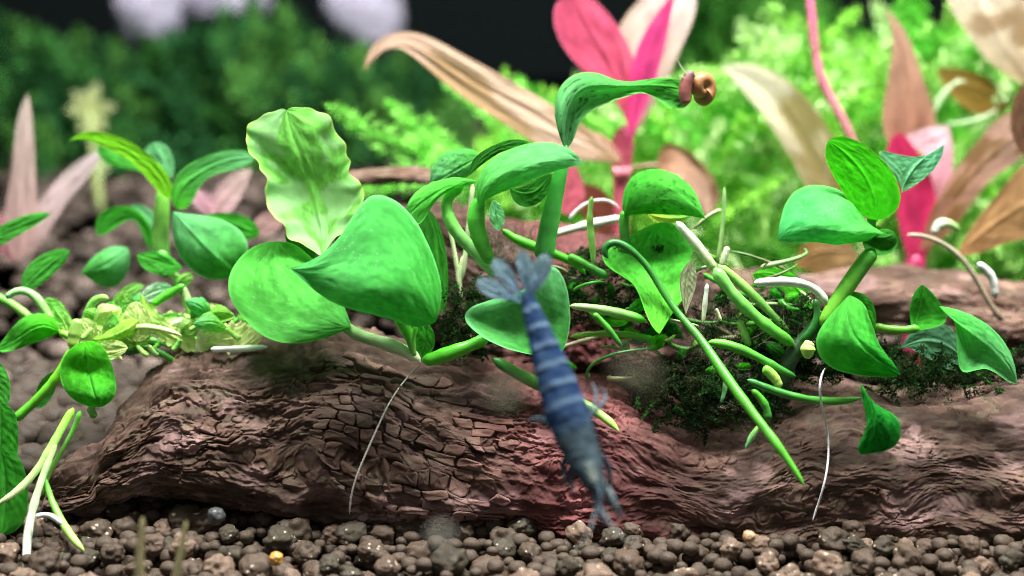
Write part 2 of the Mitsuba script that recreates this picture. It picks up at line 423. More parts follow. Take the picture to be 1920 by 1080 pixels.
# one golden grain and a pale grain
for (x, y, r, c, lab) in ((518, 1048, 13, (0.5, 0.26, 0.06), 'golden tan stone grain among the brown soil pellets'),
                          (405, 968, 17, (0.05, 0.05, 0.05), 'dark glossy pebble under the left end of the log'),
                          (1405, 1006, 12, (0.45, 0.26, 0.14), 'pale orange grain on the soil below the end of the long stalk')):
    m = trimesh.creation.icosphere(subdivisions=3); v = np.array(m.vertices)
    v = v * (1 + 0.5 * (meshkit.fbm(v * 1.5 + x, 3, 3)[:, None] - 0.5))
    kk = thing('pebble', lab, 'pebble')
    dd = 139.5 if y > 1000 else 143
    put(kk, at(x, y, dd) + v * r / FPX * dd / 1000, np.array(m.faces), np.array(c) * (0.5 + meshkit.fbm(v * 3, 3, 4)[:, None]), 'shell_skin')
# the rest of the bed
ico = trimesh.creation.icosphere(subdivisions=2); iv, jf = np.array(ico.vertices), np.array(ico.faces)
variants = [iv * (1 + 0.4 * (meshkit.fbm(iv * 1.2 + s * 7, 3, s)[:, None] - 0.5)) * np.array([1, 0.9, 0.82]) for s in range(8)]
vs, fs, cs, o = [], [], [], 0
for x, y, z, r in spots[290:]:
    vs.append(variants[pr.integers(8)] * r + [x, y, z]); fs.append(jf + o); o += len(iv)
    cs.append(np.array([0.065, 0.046, 0.032]) * (0.7 + 0.6 * meshkit.fbm(variants[0] * 2 + x * 900, 2, 1))[:, None])
for _ in range(900):
    y = pr.uniform(0.146, 0.180); x = pr.uniform(-0.42 * y - 0.004, -0.040); r = pr.uniform(1.0, 2.0) / 1000
    if x > -0.047 and y < 0.168: continue
    vs.append(variants[pr.integers(8)] * r + [x, y, r * 0.5 + (0.0022 if pr.random() < 0.4 else 0)]); fs.append(jf + o); o += len(iv)
    cs.append(np.array([0.06, 0.045, 0.034]) * (0.7 + 0.6 * meshkit.fbm(variants[0] * 2 + x * 900, 2, 1))[:, None])
for _ in range(4200):
    y = pr.uniform(0.168, 0.42)
    x = pr.uniform(-0.40 * y - 0.004, 0.40 * y + 0.004)
    if x > -0.03 and pr.random() < 0.6: continue
    r = pr.uniform(1.0, 2.1) / 1000
    z = float(soil_height(np.array(x), np.array(y))) + r * 0.5 + (0.002 if pr.random() < 0.3 else 0)
    vs.append(variants[pr.integers(8)] * r + [x, y, z]); fs.append(jf + o); o += len(iv)
    b = np.array([[0.05, 0.036, 0.027], [0.075, 0.054, 0.042], [0.04, 0.031, 0.023], [0.15, 0.11, 0.09]][pr.integers(4)])
    cs.append(b * (0.7 + 0.6 * meshkit.fbm(variants[0] * 2 + x * 900, 2, 1))[:, None])
put('soil_gravel', np.vstack(vs), np.vstack(fs), np.vstack(cs), 'soil_skin')
labels['soil_gravel'] = {'label': 'bed of brown soil pellets behind the log, out of focus', 'category': 'gravel', 'kind': 'stuff'}

# ------------------------------------------------------------------ pale stones at the back
for (x, y, rx, ry, d, lab) in ((278, 6, 62, 78, 425, 'pale lavender stone at the back left above the dark bush'),
                               (420, -14, 95, 50, 440, 'low pale stone at the back just behind the dark bush, second from the left'),
                               (685, 5, 75, 92, 420, 'pale lavender stone at the back right of the dark bush')):
    m = trimesh.creation.icosphere(subdivisions=4); v = np.array(m.vertices)
    v = v * (1 + 0.5 * (meshkit.fbm(v * 1.3 + x, 4, 3)[:, None] - 0.5))
    p = at(x, y, d); s_ = d / 1000 / FPX
    V = p + v * np.array([rx * s_, rx * s_ * 0.8, ry * s_])
    kk = thing('stone', lab, 'stone')
    put(kk, V, np.array(m.faces), np.array([0.50, 0.46, 0.58]) * (0.7 + 0.5 * meshkit.fbm(v * 4, 3, 9)[:, None]), 'soil_skin')

# ------------------------------------------------------------------ mosses
def frond(root, direction, length, nb, width, flake, r_, col, droop=0.3):
    """A feathery moss frond: a bent axis, side twigs that shorten to the tip, small leaf flakes along every twig."""
    direction = direction / np.linalg.norm(direction)
    side = np.cross(direction, r_.normal(size=3)); side /= np.linalg.norm(side)
    nrm = np.cross(side, direction)
    bend = r_.normal(size=3) * 0.25 + np.array([0, 0, -droop])
    V, F, C = [], [], []
    o = 0
    ts = np.linspace(0.05, 1, nb)
    pts, dirs = [], []
    for t in ts:
        ax = root + length * (direction * t + bend * t * t * 0.6)
        dax = direction + bend * 1.2 * t
        w = width * (1 - t) ** 0.6 * (0.35 + 0.65 * min(1, t * 4))
        for sgn in (-1, 1):
            L = w * r_.uniform(0.75, 1.15)
            tw = dax * 0.7 + sgn * side * 1.0 + nrm * r_.normal() * 0.25; tw /= np.linalg.norm(tw)
            nk = max(2, int(L / (flake * 0.55)))
            for q in np.linspace(0.1, 1, nk):
                for s2 in (-1, 1):
                    pts.append(ax + tw * L * q + r_.normal(size=3) * flake * 0.12)
                    dd = tw * 0.8 + s2 * np.cross(nrm, tw) * 0.9 + nrm * r_.normal() * 0.4
                    dirs.append(dd)
        pts.append(ax); dirs.append(dax)
    P, D = np.array(pts), np.array(dirs)
    D /= np.linalg.norm(D, axis=1, keepdims=True)
    S = np.cross(D, r_.normal(size=D.shape)); S /= np.linalg.norm(S, axis=1, keepdims=True)
    ln = flake * r_.uniform(0.7, 1.3, len(P))[:, None]
    quad = np.stack([P, P + D * ln * 0.5 + S * ln * 0.24, P + D * ln, P + D * ln * 0.5 - S * ln * 0.24], 1)
    n = len(P)
    idx = np.arange(n)[:, None] * 4
    f = np.vstack([idx + [0, 1, 2], idx + [0, 2, 3]])
    c = np.asarray(col) * r_.uniform(0.65, 1.3, (n, 1)) * np.array([1, 1, 1])
    return quad.reshape(-1, 3), f, np.repeat(c, 4, 0)


def fronds(key, specs):
    vs, fs, cs, o = [], [], [], 0
    for s in specs:
        v, f, c = frond(*s)
        vs.append(v); fs.append(f + o); cs.append(c); o += len(v)
    scene[key] = mikit.ply((np.vstack(vs), np.vstack(fs)), 'moss_skin', smooth=False, color=np.clip(np.vstack(cs), 0, 1))


mr = np.random.default_rng(31)
specs = []
for _ in range(680):
    px = mr.uniform(880, 2000)
    d = 214 + 90 * mr.random() ** 1.5
    top = np.interp(px, [880, 1000, 1100, 1250, 1400, 1500, 1700, 2000], [330, 200, 170, 150, 110, 40, 20, 10])
    py = top + (560 - top) * mr.random() ** 0.9
    if px < 1080 and d > 245: d = mr.uniform(214, 245)
    p = at(px, py, d)
    if p[2] < 0: p[2] = mr.uniform(0.0, 0.01)
    dr_ = np.array([mr.normal() * 0.6, mr.normal() * 0.3 - 0.35, 0.75])
    L = mr.uniform(0.010, 0.020)
    col = [(0.32, 0.70, 0.10), (0.46, 0.82, 0.22), (0.64, 0.88, 0.40), (0.12, 0.50, 0.05)][mr.integers(4)]
    specs.append((p - dr_ * L * 0.6, dr_, L, 14, L * 0.26, 0.0016, mr, col))
fronds('moss_mound', specs)
labels['moss_mound'] = {'label': 'bright green feathery moss filling the right background', 'category': 'moss', 'kind': 'stuff'}
k = 0
for a, b, lab, w in (((905, 330, 215), (672, 178, 205), 'bright green moss frond pointing up left below the long tan leaf', 0.0042),
                     ((900, 315, 212), (612, 262, 206), 'bright green moss frond lying level above the thin branch end', 0.0036),
                     ((870, 335, 208), (655, 300, 203), 'lowest bright moss frond, flat on the thin branch end', 0.0026),
                     ((985, 330, 235), (850, 75, 240), 'upright moss frond behind the long tan leaf', 0.0035),
                     ((1000, 270, 230), (985, 112, 230), 'short yellowish moss tip between the tan leaf and the pink leaf', 0.003)):
    P0, P1 = at(*a), at(*b)
    v, f, c = frond(P0, P1 - P0, np.linalg.norm(P1 - P0), 30, w, 0.0015, mr, (0.34, 0.84, 0.16), droop=0.05)
    kk = thing('moss_frond', lab, 'moss')
    scene[kk] = mikit.ply((v, f), 'moss_skin', smooth=False, color=np.clip(c, 0, 1))
for name, rngx, rngd, topf, n, cols, lab in (
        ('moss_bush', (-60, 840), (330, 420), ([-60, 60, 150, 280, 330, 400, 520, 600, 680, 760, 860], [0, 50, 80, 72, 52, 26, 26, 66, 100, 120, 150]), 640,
         [(0.07, 0.25, 0.055), (0.025, 0.10, 0.03), (0.12, 0.33, 0.07), (0.04, 0.16, 0.05)], 'moss bush with shade put into its dark greens, blurred, in the left background'),  # shade over this back-left growth is put into the greens
        ('fern_bush', (1290, 1620), (330, 400), ([1290, 1400, 1500, 1620], [-30, -40, -20, 40]), 160,
         [(0.06, 0.26, 0.03), (0.10, 0.34, 0.05), (0.03, 0.14, 0.02)], 'mid green upright fern growth at the top behind the bright moss')):
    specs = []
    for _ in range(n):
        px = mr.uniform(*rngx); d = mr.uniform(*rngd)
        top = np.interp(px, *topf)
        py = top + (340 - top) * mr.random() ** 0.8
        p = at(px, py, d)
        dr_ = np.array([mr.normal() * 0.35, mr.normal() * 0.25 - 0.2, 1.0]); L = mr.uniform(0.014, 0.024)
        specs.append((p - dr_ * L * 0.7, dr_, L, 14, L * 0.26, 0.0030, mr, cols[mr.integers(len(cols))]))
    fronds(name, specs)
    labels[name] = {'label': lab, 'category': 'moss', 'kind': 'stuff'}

# ------------------------------------------------------------------ leaves and stalks: colours
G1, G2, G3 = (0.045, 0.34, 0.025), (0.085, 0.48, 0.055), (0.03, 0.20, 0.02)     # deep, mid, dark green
GB = (0.17, 0.55, 0.21)                                                          # bluish pale green
LM, LM2 = (0.19, 0.60, 0.02), (0.08, 0.52, 0.02)                                   # lime, vivid
PL = (0.24, 0.72, 0.12)                                                          # pale lime
ST, STL, STD = (0.09, 0.42, 0.03), (0.30, 0.58, 0.12), (0.03, 0.20, 0.03)
WH, CR = (0.72, 0.76, 0.66), (0.50, 0.60, 0.30)
TAN, PINK, MAG = (0.58, 0.36, 0.25), (0.76, 0.12, 0.23), (0.70, 0.06, 0.24)

# --- plant at the left edge
p = thing('anubias_plant', 'small round-leaved green plant at the left edge with pale roots hanging over the log end', 'plant')
leaf(p, [(42, 545), (70, 517), (102, 490), (131, 470)], [(46, 508), (72, 482), (108, 467)], [(66, 540), (95, 518), (122, 490)], 168, G2)
leaf(p, [(-60, 470), (20, 430), (95, 400)], [(-20, 436), (30, 410), (70, 399)], [(-20, 470), (25, 447), (72, 419)], 170, G2)
leaf(p, [(110, 622), (70, 612, -2), (30, 636), (-8, 656)], [(90, 588), (50, 592), (12, 628)], [(88, 634), (50, 648), (12, 660)], 160, LM2, tip=G2)
stalk(p, [(12, 560), (35, 546), (60, 552), (86, 585), (112, 622)], 161, [6, 8, 9, 8], (0.3, 0.6, 0.25), STL)
stalk(p, [(-10, 556), (28, 575), (58, 600)], 163, 9, ST, STL)
leaf(p, [(84, 560), (110, 590), (128, 630)], [(88, 575), (105, 612)], [(108, 562), (132, 600)], 162, PL)
leaf(p, [(160, 641), (163, 680, 2), (172, 728, -1), (188, 763)], [(130, 655), (112, 695), (130, 742)], [(190, 648), (213, 695), (216, 738)], 151, LM2, tip=G1, mott=0.35, hi=True)
leaf(p, [(-40, 670), (-15, 720), (-5, 775)], [(-60, 700), (-40, 760)], [(8, 690), (20, 728), (14, 760)], 150, G2)
leaf(p, [(0, 755), (0, 820), (-5, 895)], [(-35, 790), (-35, 860)], [(28, 775), (34, 820), (26, 875)], 149, G1)
leaf(p, [(0, 840), (8, 910), (0, 1005)], [(-40, 870), (-45, 960)], [(36, 860), (52, 915), (44, 978)], 147, G1)
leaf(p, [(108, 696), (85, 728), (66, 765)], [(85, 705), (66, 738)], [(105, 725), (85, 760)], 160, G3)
stalk(p, [(148, 598), (140, 625), (136, 655)], 156, [10, 13, 10], STL, (0.4, 0.6, 0.1))
stalk(p, [(136, 650), (112, 700), (66, 752), (25, 790)], 156, [9, 10, 9], LM, ST)
stalk(p, [(112, 624), (128, 630), (140, 640)], 157, 7, LM, STL)
for pts, d, r, a, b in (([(138, 765), (102, 828, -2), (62, 890, -4), (-5, 945, -6)], 150, [7, 8, 7, 6], LM, CR),
                        ([(104, 826), (78, 900, -2), (56, 980, -4), (52, 1085, -6)], 148, [7, 7, 8, 9], STL, WH),
                        ([(80, 890), (100, 945, -1), (130, 1000, -3), (158, 1033, -4)], 147, [5, 7, 7, 6], ST, (0.4, 0.6, 0.15)),
                        ([(66, 970), (90, 966), (116, 984)], 143, 5, WH, WH),
                        ([(150, 770), (125, 830), (96, 880), (78, 930)], 149, 5, ST, STL),
                        ([(168, 762), (178, 784)], 151, 7, STL, ST)):
    stalk(p, pts, d, r, a, b, name='root')

# --- tall plant at the left
p = thing('anubias_plant', 'left plant with a thick upright stem and a lime leaf arching to the left', 'plant')
stalk(p, [(318, 520), (304, 480), (302, 420), (306, 350)], 175, [14, 16, 15, 12], (0.11, 0.30, 0.06), (0.16, 0.45, 0.05), bump=0.05)
leaf(p, [(320, 372), (285, 312), (235, 275), (175, 255), (129, 264)], [(318, 335), (280, 290), (230, 259), (170, 246)], [(300, 362), (255, 312), (215, 285), (165, 264)], 172, LM, rim=(0.5, 0.75, 0.1), label='lime green arching leaf')
leaf(p, [(285, 335), (240, 296), (186, 270)], [(262, 290), (220, 270)], [(255, 322), (205, 310), (183, 285)], 182, G2)
leaf(p, [(322, 335), (306, 300), (286, 268)], [(296, 315), (272, 285)], [(325, 300), (308, 270)], 181, GB)
leaf(p, [(332, 392), (345, 350), (385, 318), (430, 300), (478, 297)], [(322, 352), (345, 315), (390, 292), (440, 280)], [(358, 382), (377, 347), (405, 327), (445, 317)], 172, LM2, tip=GB)
leaf(p, [(283, 468), (272, 430), (245, 401), (215, 408), (182, 442)], [(288, 440), (263, 398), (235, 386), (195, 395)], [(270, 447), (250, 413), (225, 421), (200, 437)], 178, G1)
leaf(p, [(296, 440), (275, 410), (248, 384)], [(270, 425), (250, 400)], [(296, 410), (270, 386)], 183, GB)
leaf(p, [(324, 396), (365, 440, -2), (405, 480, -3), (442, 512)], [(380, 404), (440, 424), (463, 455)], [(324, 440), (345, 492), (392, 523)], 168, GB, tip=G1, mott=0.4, vein=0.15)
leaf(p, [(385, 403), (440, 420), (487, 438)], [(430, 399), (470, 411)], [(420, 427), (465, 449)], 177, G1)
leaf(p, [(238, 464), (205, 492, -2), (152, 512)], [(205, 464), (172, 484)], [(240, 506), (210, 540), (172, 527)], 176, GB, tip=G2)
leaf(p, [(342, 502), (300, 490), (256, 479)], [(310, 476), (278, 471)], [(310, 516), (275, 507)], 167, G2)
stalk(p, [(300, 470), (322, 510), (345, 535)], 168, [10, 9, 7], (0.15, 0.4, 0.1), STL)

# --- melting pale rosette
p = thing('wilting_plant', 'pale yellow wilting plant with curled translucent leaves at the left end of the log', 'plant')
YG, YW = (0.38, 0.70, 0.10), (0.72, 0.84, 0.34)
leaf(p, [(262, 562), (290, 550), (324, 540)], [(278, 536), (305, 529)], [(282, 566), (306, 553)], 163, (0.62, 0.76, 0.6), tip=GB)
stalk(p, [(285, 572), (315, 553), (346, 534)], 161, [7, 9, 8], LM2, ST)
stalk(p, [(340, 538), (352, 568), (366, 602)], 162, [9, 10, 8], (0.3, 0.42, 0.2), YG)
stalk(p, [(364, 598), (364, 580), (372, 570), (386, 573), (385, 586)], 159, [6, 7, 7, 5], G1, G2)
stalk(p, [(372, 585), (378, 605), (386, 628)], 159, [5, 6, 8], CR, YW)
leaf(p, [(264, 552), (288, 600), (340, 638), (402, 656)], [(282, 570), (322, 610), (368, 634)], [(272, 606), (318, 646), (370, 661)], 159, YG, tip=YW, ruffle=0.25, mott=0.4)
leaf(p, [(366, 652), (420, 637), (482, 630)], [(392, 612), (432, 616), (470, 604)], [(400, 662), (450, 657)], 157, YW, ruffle=0.4, mott=0.3)
leaf(p, [(395, 645), (425, 622), (462, 612)], [(405, 618), (440, 604)], [(425, 645), (460, 632)], 159, (0.7, 0.75, 0.35), ruffle=0.6)
stalk(p, [(395, 655), (450, 654), (502, 650)], 155, [6, 6, 5], WH, WH)
stalk(p, [(160, 618), (164, 585), (180, 562), (204, 560)], 160, [6, 7, 8, 6], G2, STL)
leaf(p, [(188, 614), (212, 590), (238, 574)], [(186, 584), (212, 564)], [(215, 612), (240, 592)], 161, G2, ruffle=0.2)
leaf(p, [(172, 636), (225, 625, -2), (270, 588)], [(200, 610), (245, 582)], [(215, 652), (260, 636)], 158, YG, mott=0.4)
leaf(p, [(212, 562), (240, 546), (270, 535)], [(225, 545), (250, 531)], [(240, 562), (262, 548)], 164, (0.25, 0.58, 0.12))
leaf(p, [(150, 598), (162, 615), (172, 640)], [(138, 612), (150, 632)], [(172, 600), (184, 622)], 158, YW)
leaf(p, [(262, 590), (270, 615), (272, 645)], [(255, 605), (260, 632)], [(285, 602), (284, 630)], 160, (0.3, 0.6, 0.1))
for m_, l_, r_, dd, c_, t_ in (
        ([(150, 640), (190, 660), (240, 652)], [(185, 640), (220, 638)], [(185, 676), (225, 668)], 155, YG, YW),
        ([(255, 640), (262, 600), (255, 565)], [(235, 620), (236, 580)], [(284, 622), (278, 585)], 157, (0.62, 0.76, 0.24), YW),
        ([(235, 600), (222, 570), (232, 545)], [(210, 588), (212, 560)], [(248, 580), (246, 560)], 160, (0.10, 0.50, 0.06), STL),
        ([(300, 640), (318, 612), (352, 600)], [(300, 615), (325, 596)], [(330, 634), (352, 616)], 160, YW, (0.8, 0.84, 0.6)),
        ([(440, 655), (466, 640), (488, 612)], [(450, 634), (474, 612)], [(462, 658), (488, 640)], 156, YW, (0.75, 0.8, 0.4)),
        ([(372, 660), (396, 628), (430, 618)], [(374, 632), (404, 610)], [(410, 655), (432, 640)], 157, (0.85, 0.86, 0.66), YW),
        ([(200, 655), (215, 625), (212, 590)], [(190, 635), (196, 605)], [(232, 640), (228, 605)], 157, (0.55, 0.72, 0.2), G2),
        ([(130, 640), (120, 605), (100, 575)], [(112, 628), (100, 598)], [(138, 610), (120, 580)], 160, (0.4, 0.66, 0.15), PL),
        ([(330, 545), (338, 525), (360, 512)], [(328, 528), (345, 512)], [(348, 538), (362, 522)], 166, G2, STL)):
    leaf(p, m_, l_, r_, dd, c_, tip=t_, ruffle=0.03, wave=0.2, mott=0.4, tex=0.6)
stalk(p, [(245, 648), (300, 662), (345, 695)], 160, 6, STD, ST, name='root')
stalk(p, [(190, 640), (240, 655), (300, 640)], 163, 9, STD, STD)

mt = np.random.default_rng(66)
for j in range(20):
    x, y = 150 + 320 * (j + mt.uniform(0, 0.8)) / 20, mt.uniform(585, 648)
    L, an = mt.uniform(42, 82), mt.uniform(-2.9, -0.2)
    u = np.array([math.cos(an), math.sin(an) * 0.75]); w_ = np.array([-u[1], u[0]]) * L * mt.uniform(0.24, 0.36)
    q0 = np.array([x, y]); q1, q2 = q0 + u * L * 0.5 + [0, -5], q0 + u * L + [0, 6]
    dd_ = mt.uniform(156, 168)
    c_ = [LM2, (0.22, 0.60, 0.06), G2, (0.34, 0.66, 0.12), (0.5, 0.74, 0.22)][mt.integers(5)]
    stalk(p, [(x - u[0] * 26, y + 22, 0), (x - u[0] * 8, y + 10), tuple(q0)], dd_, [5, 5, 4], STL, c_)
    leaf(p, [(*q0, 1), (*q1, -1), (*q2, 0)], [(*(q0 + u * L * 0.25 + w_ * 0.7), 1), (*(q1 + w_), 1), (*(q0 + u * L * 0.78 + w_ * 0.65), 1)], [(*(q0 + u * L * 0.25 - w_ * 0.7), 0), (*(q1 - w_), 0), (*(q0 + u * L * 0.78 - w_ * 0.65), 0)], dd_, c_,
         tip=[STL, GB, YW][mt.integers(3)], wave=0.12, mott=0.35)
for j in range(10):
    x, y, L = mt.uniform(120, 440), mt.uniform(600, 665), mt.uniform(40, 110)
    stalk(p, [(x, y), (x + L * 0.4, y - mt.uniform(-6, 22)), (x + L, y + mt.uniform(-12, 14))], mt.uniform(156, 165), [5, 7, 4], [STL, LM, CR][j % 3], [G2, YW][j % 2])

# --- centre-left plant
p = thing('anubias_plant', 'centre-left plant with a tall pale lime ruffled leaf and two broad glossy leaves', 'plant')
leaf(p, [(604, 480), (603, 420, 2), (578, 330, 3), (548, 250, 2), (537, 207)], [(545, 447), (500, 385), (488, 312), (461, 268), (480, 226)], [(650, 432), (680, 375), (652, 312), (640, 268), (604, 212)], 152, PL,
     rim=(0.62, 0.80, 0.22), patch=(0.44, 0.84, 0.34), vein=0.12, ruffle=0.35, hi=True, wave=0.5, mott=0.4, speck=0.01, label='tall pale lime leaf with ruffled right edge')  # lighter patch colour paints highlights onto this leaf
leaf(p, [(544, 503), (640, 500, -2), (735, 500, -3), (795, 560, -2), (817, 602)], [(600, 480), (650, 432, 2), (702, 371, 6), (768, 402, 5), (812, 480, 3), (826, 552, 1)], [(600, 550), (660, 580, -2), (730, 600, -2), (782, 612, -1)], 144, (0.10, 0.46, 0.12),
     tip=(0.05, 0.42, 0.04), hi=True, wave=0.3, mott=0.4, vein=0.05, crease=0.0, speck=0.012, label='largest broad glossy leaf')
leaf(p, [(520, 453, 5), (535, 530, 0), (590, 590, -2), (658, 614, -1)], [(452, 480, 4), (427, 540, 1), (460, 602, -1), (522, 641, -3), (602, 634, -2)], [(570, 470, 4), (622, 530, 2), (650, 582, 0)], 150, G2, tip=(0.10, 0.44, 0.08), hi=True, mott=0.5, speck=0.012, vein=0.12, crease=0.08, wave=0.25)
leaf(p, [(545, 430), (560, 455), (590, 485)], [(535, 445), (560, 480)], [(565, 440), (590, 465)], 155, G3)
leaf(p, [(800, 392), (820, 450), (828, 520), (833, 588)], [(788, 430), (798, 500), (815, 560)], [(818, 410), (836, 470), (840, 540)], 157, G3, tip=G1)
stalk(p, [(635, 585), (655, 618), (715, 642), (788, 680)], 150, [10, 12, 13, 11], (0.10, 0.34, 0.04), (0.62, 0.68, 0.42), name='rhizome')
stalk(p, [(792, 678), (850, 660), (918, 632)], 149, [13, 13, 11], LM2, ST)
stalk(p, [(745, 592), (765, 625), (776, 668)], 149, [13, 11, 6], LM2, ST)
stalk(p, [(778, 668), (775, 640), (782, 612)], 147, [5, 4, 4], STL, LM2)
leaf(p, [(790, 600), (800, 640), (790, 672)], [(770, 625), (775, 655)], [(812, 620), (812, 655)], 153, G1)

# --- centre plant
p = thing('anubias_plant', 'central plant with a tall curved leaf carrying the snail and drooping leaves around it', 'plant')
leaf(p, [(895, 340), (845, 345), (805, 368), (775, 395), (762, 414)], [(850, 333, 2), (800, 347, 2), (768, 375)], [(862, 352), (826, 367), (802, 400), (785, 421)], 150, G2, hi=True, speck=0.004)
leaf(p, [(902, 293), (862, 315, -1), (808, 347)], [(872, 278), (830, 288), (809, 316)], [(892, 320), (862, 337), (830, 348)], 160, G2, tip=GB, hi=True, dirt=0.5)
leaf(p, [(900, 392), (918, 340, -2), (970, 310, -2), (1030, 298, -1), (1094, 308)], [(892, 352, 1), (914, 306, 2), (965, 276, 3), (1030, 267, 2), (1072, 283)], [(916, 372, -1), (952, 356), (1002, 336), (1052, 319)], 147, G2, tip=GB,
     hi=True, mott=0.2, speck=0.01, wave=0.15, crease=0.0)
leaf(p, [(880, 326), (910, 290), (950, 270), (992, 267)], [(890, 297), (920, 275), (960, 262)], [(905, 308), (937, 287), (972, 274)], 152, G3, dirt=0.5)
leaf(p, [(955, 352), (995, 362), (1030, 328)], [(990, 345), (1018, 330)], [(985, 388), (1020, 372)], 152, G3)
stalk(p, [(903, 372), (893, 410), (902, 452), (922, 495)], 149, [11, 18, 15, 11], (0.06, 0.46, 0.03), ST, bump=0.04)
leaf(p, [(925, 375), (930, 405), (935, 432)], [(917, 395), (922, 420)], [(942, 390), (945, 418)], 155, GB)
stalk(p, [(868, 352), (838, 382), (850, 425), (890, 472), (932, 520)], 151, [9, 12, 12, 11, 12], LM2, (0.32, 0.62, 0.22))
stalk(p, [(1018, 490), (1030, 420), (1045, 350), (1062, 272)], 150, [19, 18, 14, 10], (0.05, 0.30, 0.04), (0.06, 0.42, 0.05), bump=0.04)
leaf(p, [(1060, 280), (1060, 215, -1), (1092, 166, -1), (1150, 160, -1), (1220, 160), (1297, 172)], [(1047, 245), (1042, 190), (1063, 150, 1), (1105, 136, 2), (1165, 151, 2), (1230, 146, 1), (1278, 151)],
     [(1078, 255, 3), (1090, 228, 3), (1120, 203, 3), (1170, 183, 3), (1215, 176, 3), (1260, 204, 2), (1288, 198)], 150, (0.16, 0.50, 0.20), tip=(0.07, 0.48, 0.03), rim=(0.35, 0.65, 0.12), hi=True, dirt=0.65, speck=0.06, wave=0.12, crease=0.1, label='tall curved leaf arching over to the right, speckled')
leaf(p, [(1016, 498), (1000, 560, 3), (1012, 620, 2), (1048, 669)], [(975, 548), (900, 568), (871, 592), (905, 632), (985, 662)], [(1046, 505), (1067, 560), (1067, 622)], 147, GB, tip=G1, hi=True, mott=0.3)
stalk(p, [(925, 672), (1010, 720, -1), (1100, 762, -3), (1160, 808, -5)], 151, [9, 12, 11, 6], STD, (0.32, 0.55, 0.10))
stalk(p, [(942, 430), (1000, 462), (1070, 490), (1098, 515)], 156, [6, 9, 8, 5], ST, LM2)
stalk(p, [(1065, 480), (1100, 498), (1140, 520)], 155, 8, ST, STD)
for pts, r in (([(842, 425), (855, 490), (862, 545)], 4), ([(886, 345), (878, 430), (866, 525)], 4.5), ([(868, 480), (862, 520), (866, 560)], 3.5)):
    stalk(p, pts, 160, r, CR, (0.4, 0.5, 0.25), name='root')
stalk(p, [(1110, 368), (1106, 415), (1108, 440), (1112, 495)], 155, [4, 6, 7, 5], STL, (0.2, 0.5, 0.08))
stalk(p, [(1036, 440), (1095, 424), (1168, 408)], 168, [7, 9, 8], (0.55, 0.55, 0.42), (0.8, 0.74, 0.66), name='root')
stalk(p, [(1068, 411), (1092, 386), (1128, 375), (1160, 390)], 168, 3, (0.7, 0.6, 0.6), (0.6, 0.5, 0.5), name='root')
stalk(p, [(1068, 574), (1135, 582), (1212, 602)], 152, [6, 9, 9], CR, LM2)
leaf(p, [(1098, 580), (1140, 592), (1180, 600)], [(1140, 582), (1165, 588)], [(1130, 606), (1165, 612)], 153, LM2)
stalk(p, [(1068, 632), (1150, 626), (1238, 640)], 153, [5, 6, 6], (0.2, 0.42, 0.05), ST)
stalk(p, [(1050, 652), (1110, 634), (1160, 622)], 156, 4, (0.5, 0.42, 0.3), (0.4, 0.4, 0.2), name='root')
stalk(p, [(1112, 588), (1135, 610), (1165, 650)], 150, 6, ST, STD)

# --- right-centre plant
p = thing('anubias_plant', 'right-centre plant with a heart-shaped algae-spotted leaf and a long bare stalk hanging over the log', 'plant')
leaf(p, [(1172, 407), (1200, 378, -2), (1250, 366, -2), (1300, 388, -1), (1323, 410)], [(1167, 370, 3), (1190, 327, 4), (1235, 317, 4), (1285, 340, 3), (1310, 374, 1)], [(1192, 403), (1232, 401), (1282, 404)], 156, G1, tip=G2, hi=True, dirt=0.5, speck=0.006, crease=0.0)
stalk(p, [(1172, 395), (1170, 430), (1180, 475)], 157, [8, 10, 8], ST, STD)
leaf(p, [(1236, 626, -5), (1238, 560, -2), (1226, 490, 2), (1232, 418, 6)], [(1208, 580, -3), (1184, 530, -1), (1146, 503, 0), (1130, 480, 2), (1166, 450, 4), (1203, 430, 5)], [(1264, 585, -3), (1293, 540, -1), (1312, 490, 2), (1300, 453, 4), (1268, 423, 5)], 154, (0.15, 0.70, 0.05), tip=(0.08, 0.60, 0.07),
     hi=True, dirt=0.3, mott=0.4, wave=0.25, crease=0.1, label='heart-shaped leaf with dark algae spots')
stalk(p, [(1140, 484), (1136, 464), (1150, 455), (1178, 466), (1215, 502), (1260, 572, -1), (1310, 632, -3), (1345, 682, -5), (1402, 762, -8), (1470, 852, -11), (1508, 912, -12)], 151, [6, 7, 7, 7, 7, 8, 9, 9, 9, 7, 4], (0.02, 0.16, 0.03), (0.10, 0.42, 0.03), label='long bare stalk hanging down over the log')
stalk(p, [(1268, 416), (1310, 465), (1342, 508)], 153, [8, 10, 10], (0.72, 0.74, 0.6), (0.5, 0.66, 0.25))
stalk(p, [(1340, 502), (1390, 568), (1440, 612), (1490, 648)], 151, [12, 13, 12, 9], (0.2, 0.6, 0.12), ST)
stalk(p, [(1345, 498), (1400, 542), (1450, 592), (1480, 624)], 154, [9, 9, 8, 6], STL, (0.18, 0.5, 0.1))
stalk(p, [(1328, 642), (1400, 660), (1458, 690), (1492, 706)], 149, [7, 9, 8, 6], (0.12, 0.5, 0.04), STD)
stalk(p, [(1358, 690), (1360, 720), (1352, 755)], 147, [3, 5, 3], STL, GB)
stalk(p, [(1410, 730), (1435, 762), (1440, 790)], 147, [6, 9, 6], ST, STD)
stalk(p, [(1428, 795), (1412, 815), (1398, 842)], 144, [4, 6, 3], STL, GB)
stalk(p, [(1326, 532), (1322, 568), (1318, 608)], 150, [4, 5, 3], (0.6, 0.64, 0.6), CR, name='root')
stalk(p, [(1343, 578), (1352, 602)], 150, 3, CR, CR, name='root')
stalk(p, [(1385, 600), (1395, 625), (1405, 650)], 152, 7, STL, (0.12, 0.4, 0.05))
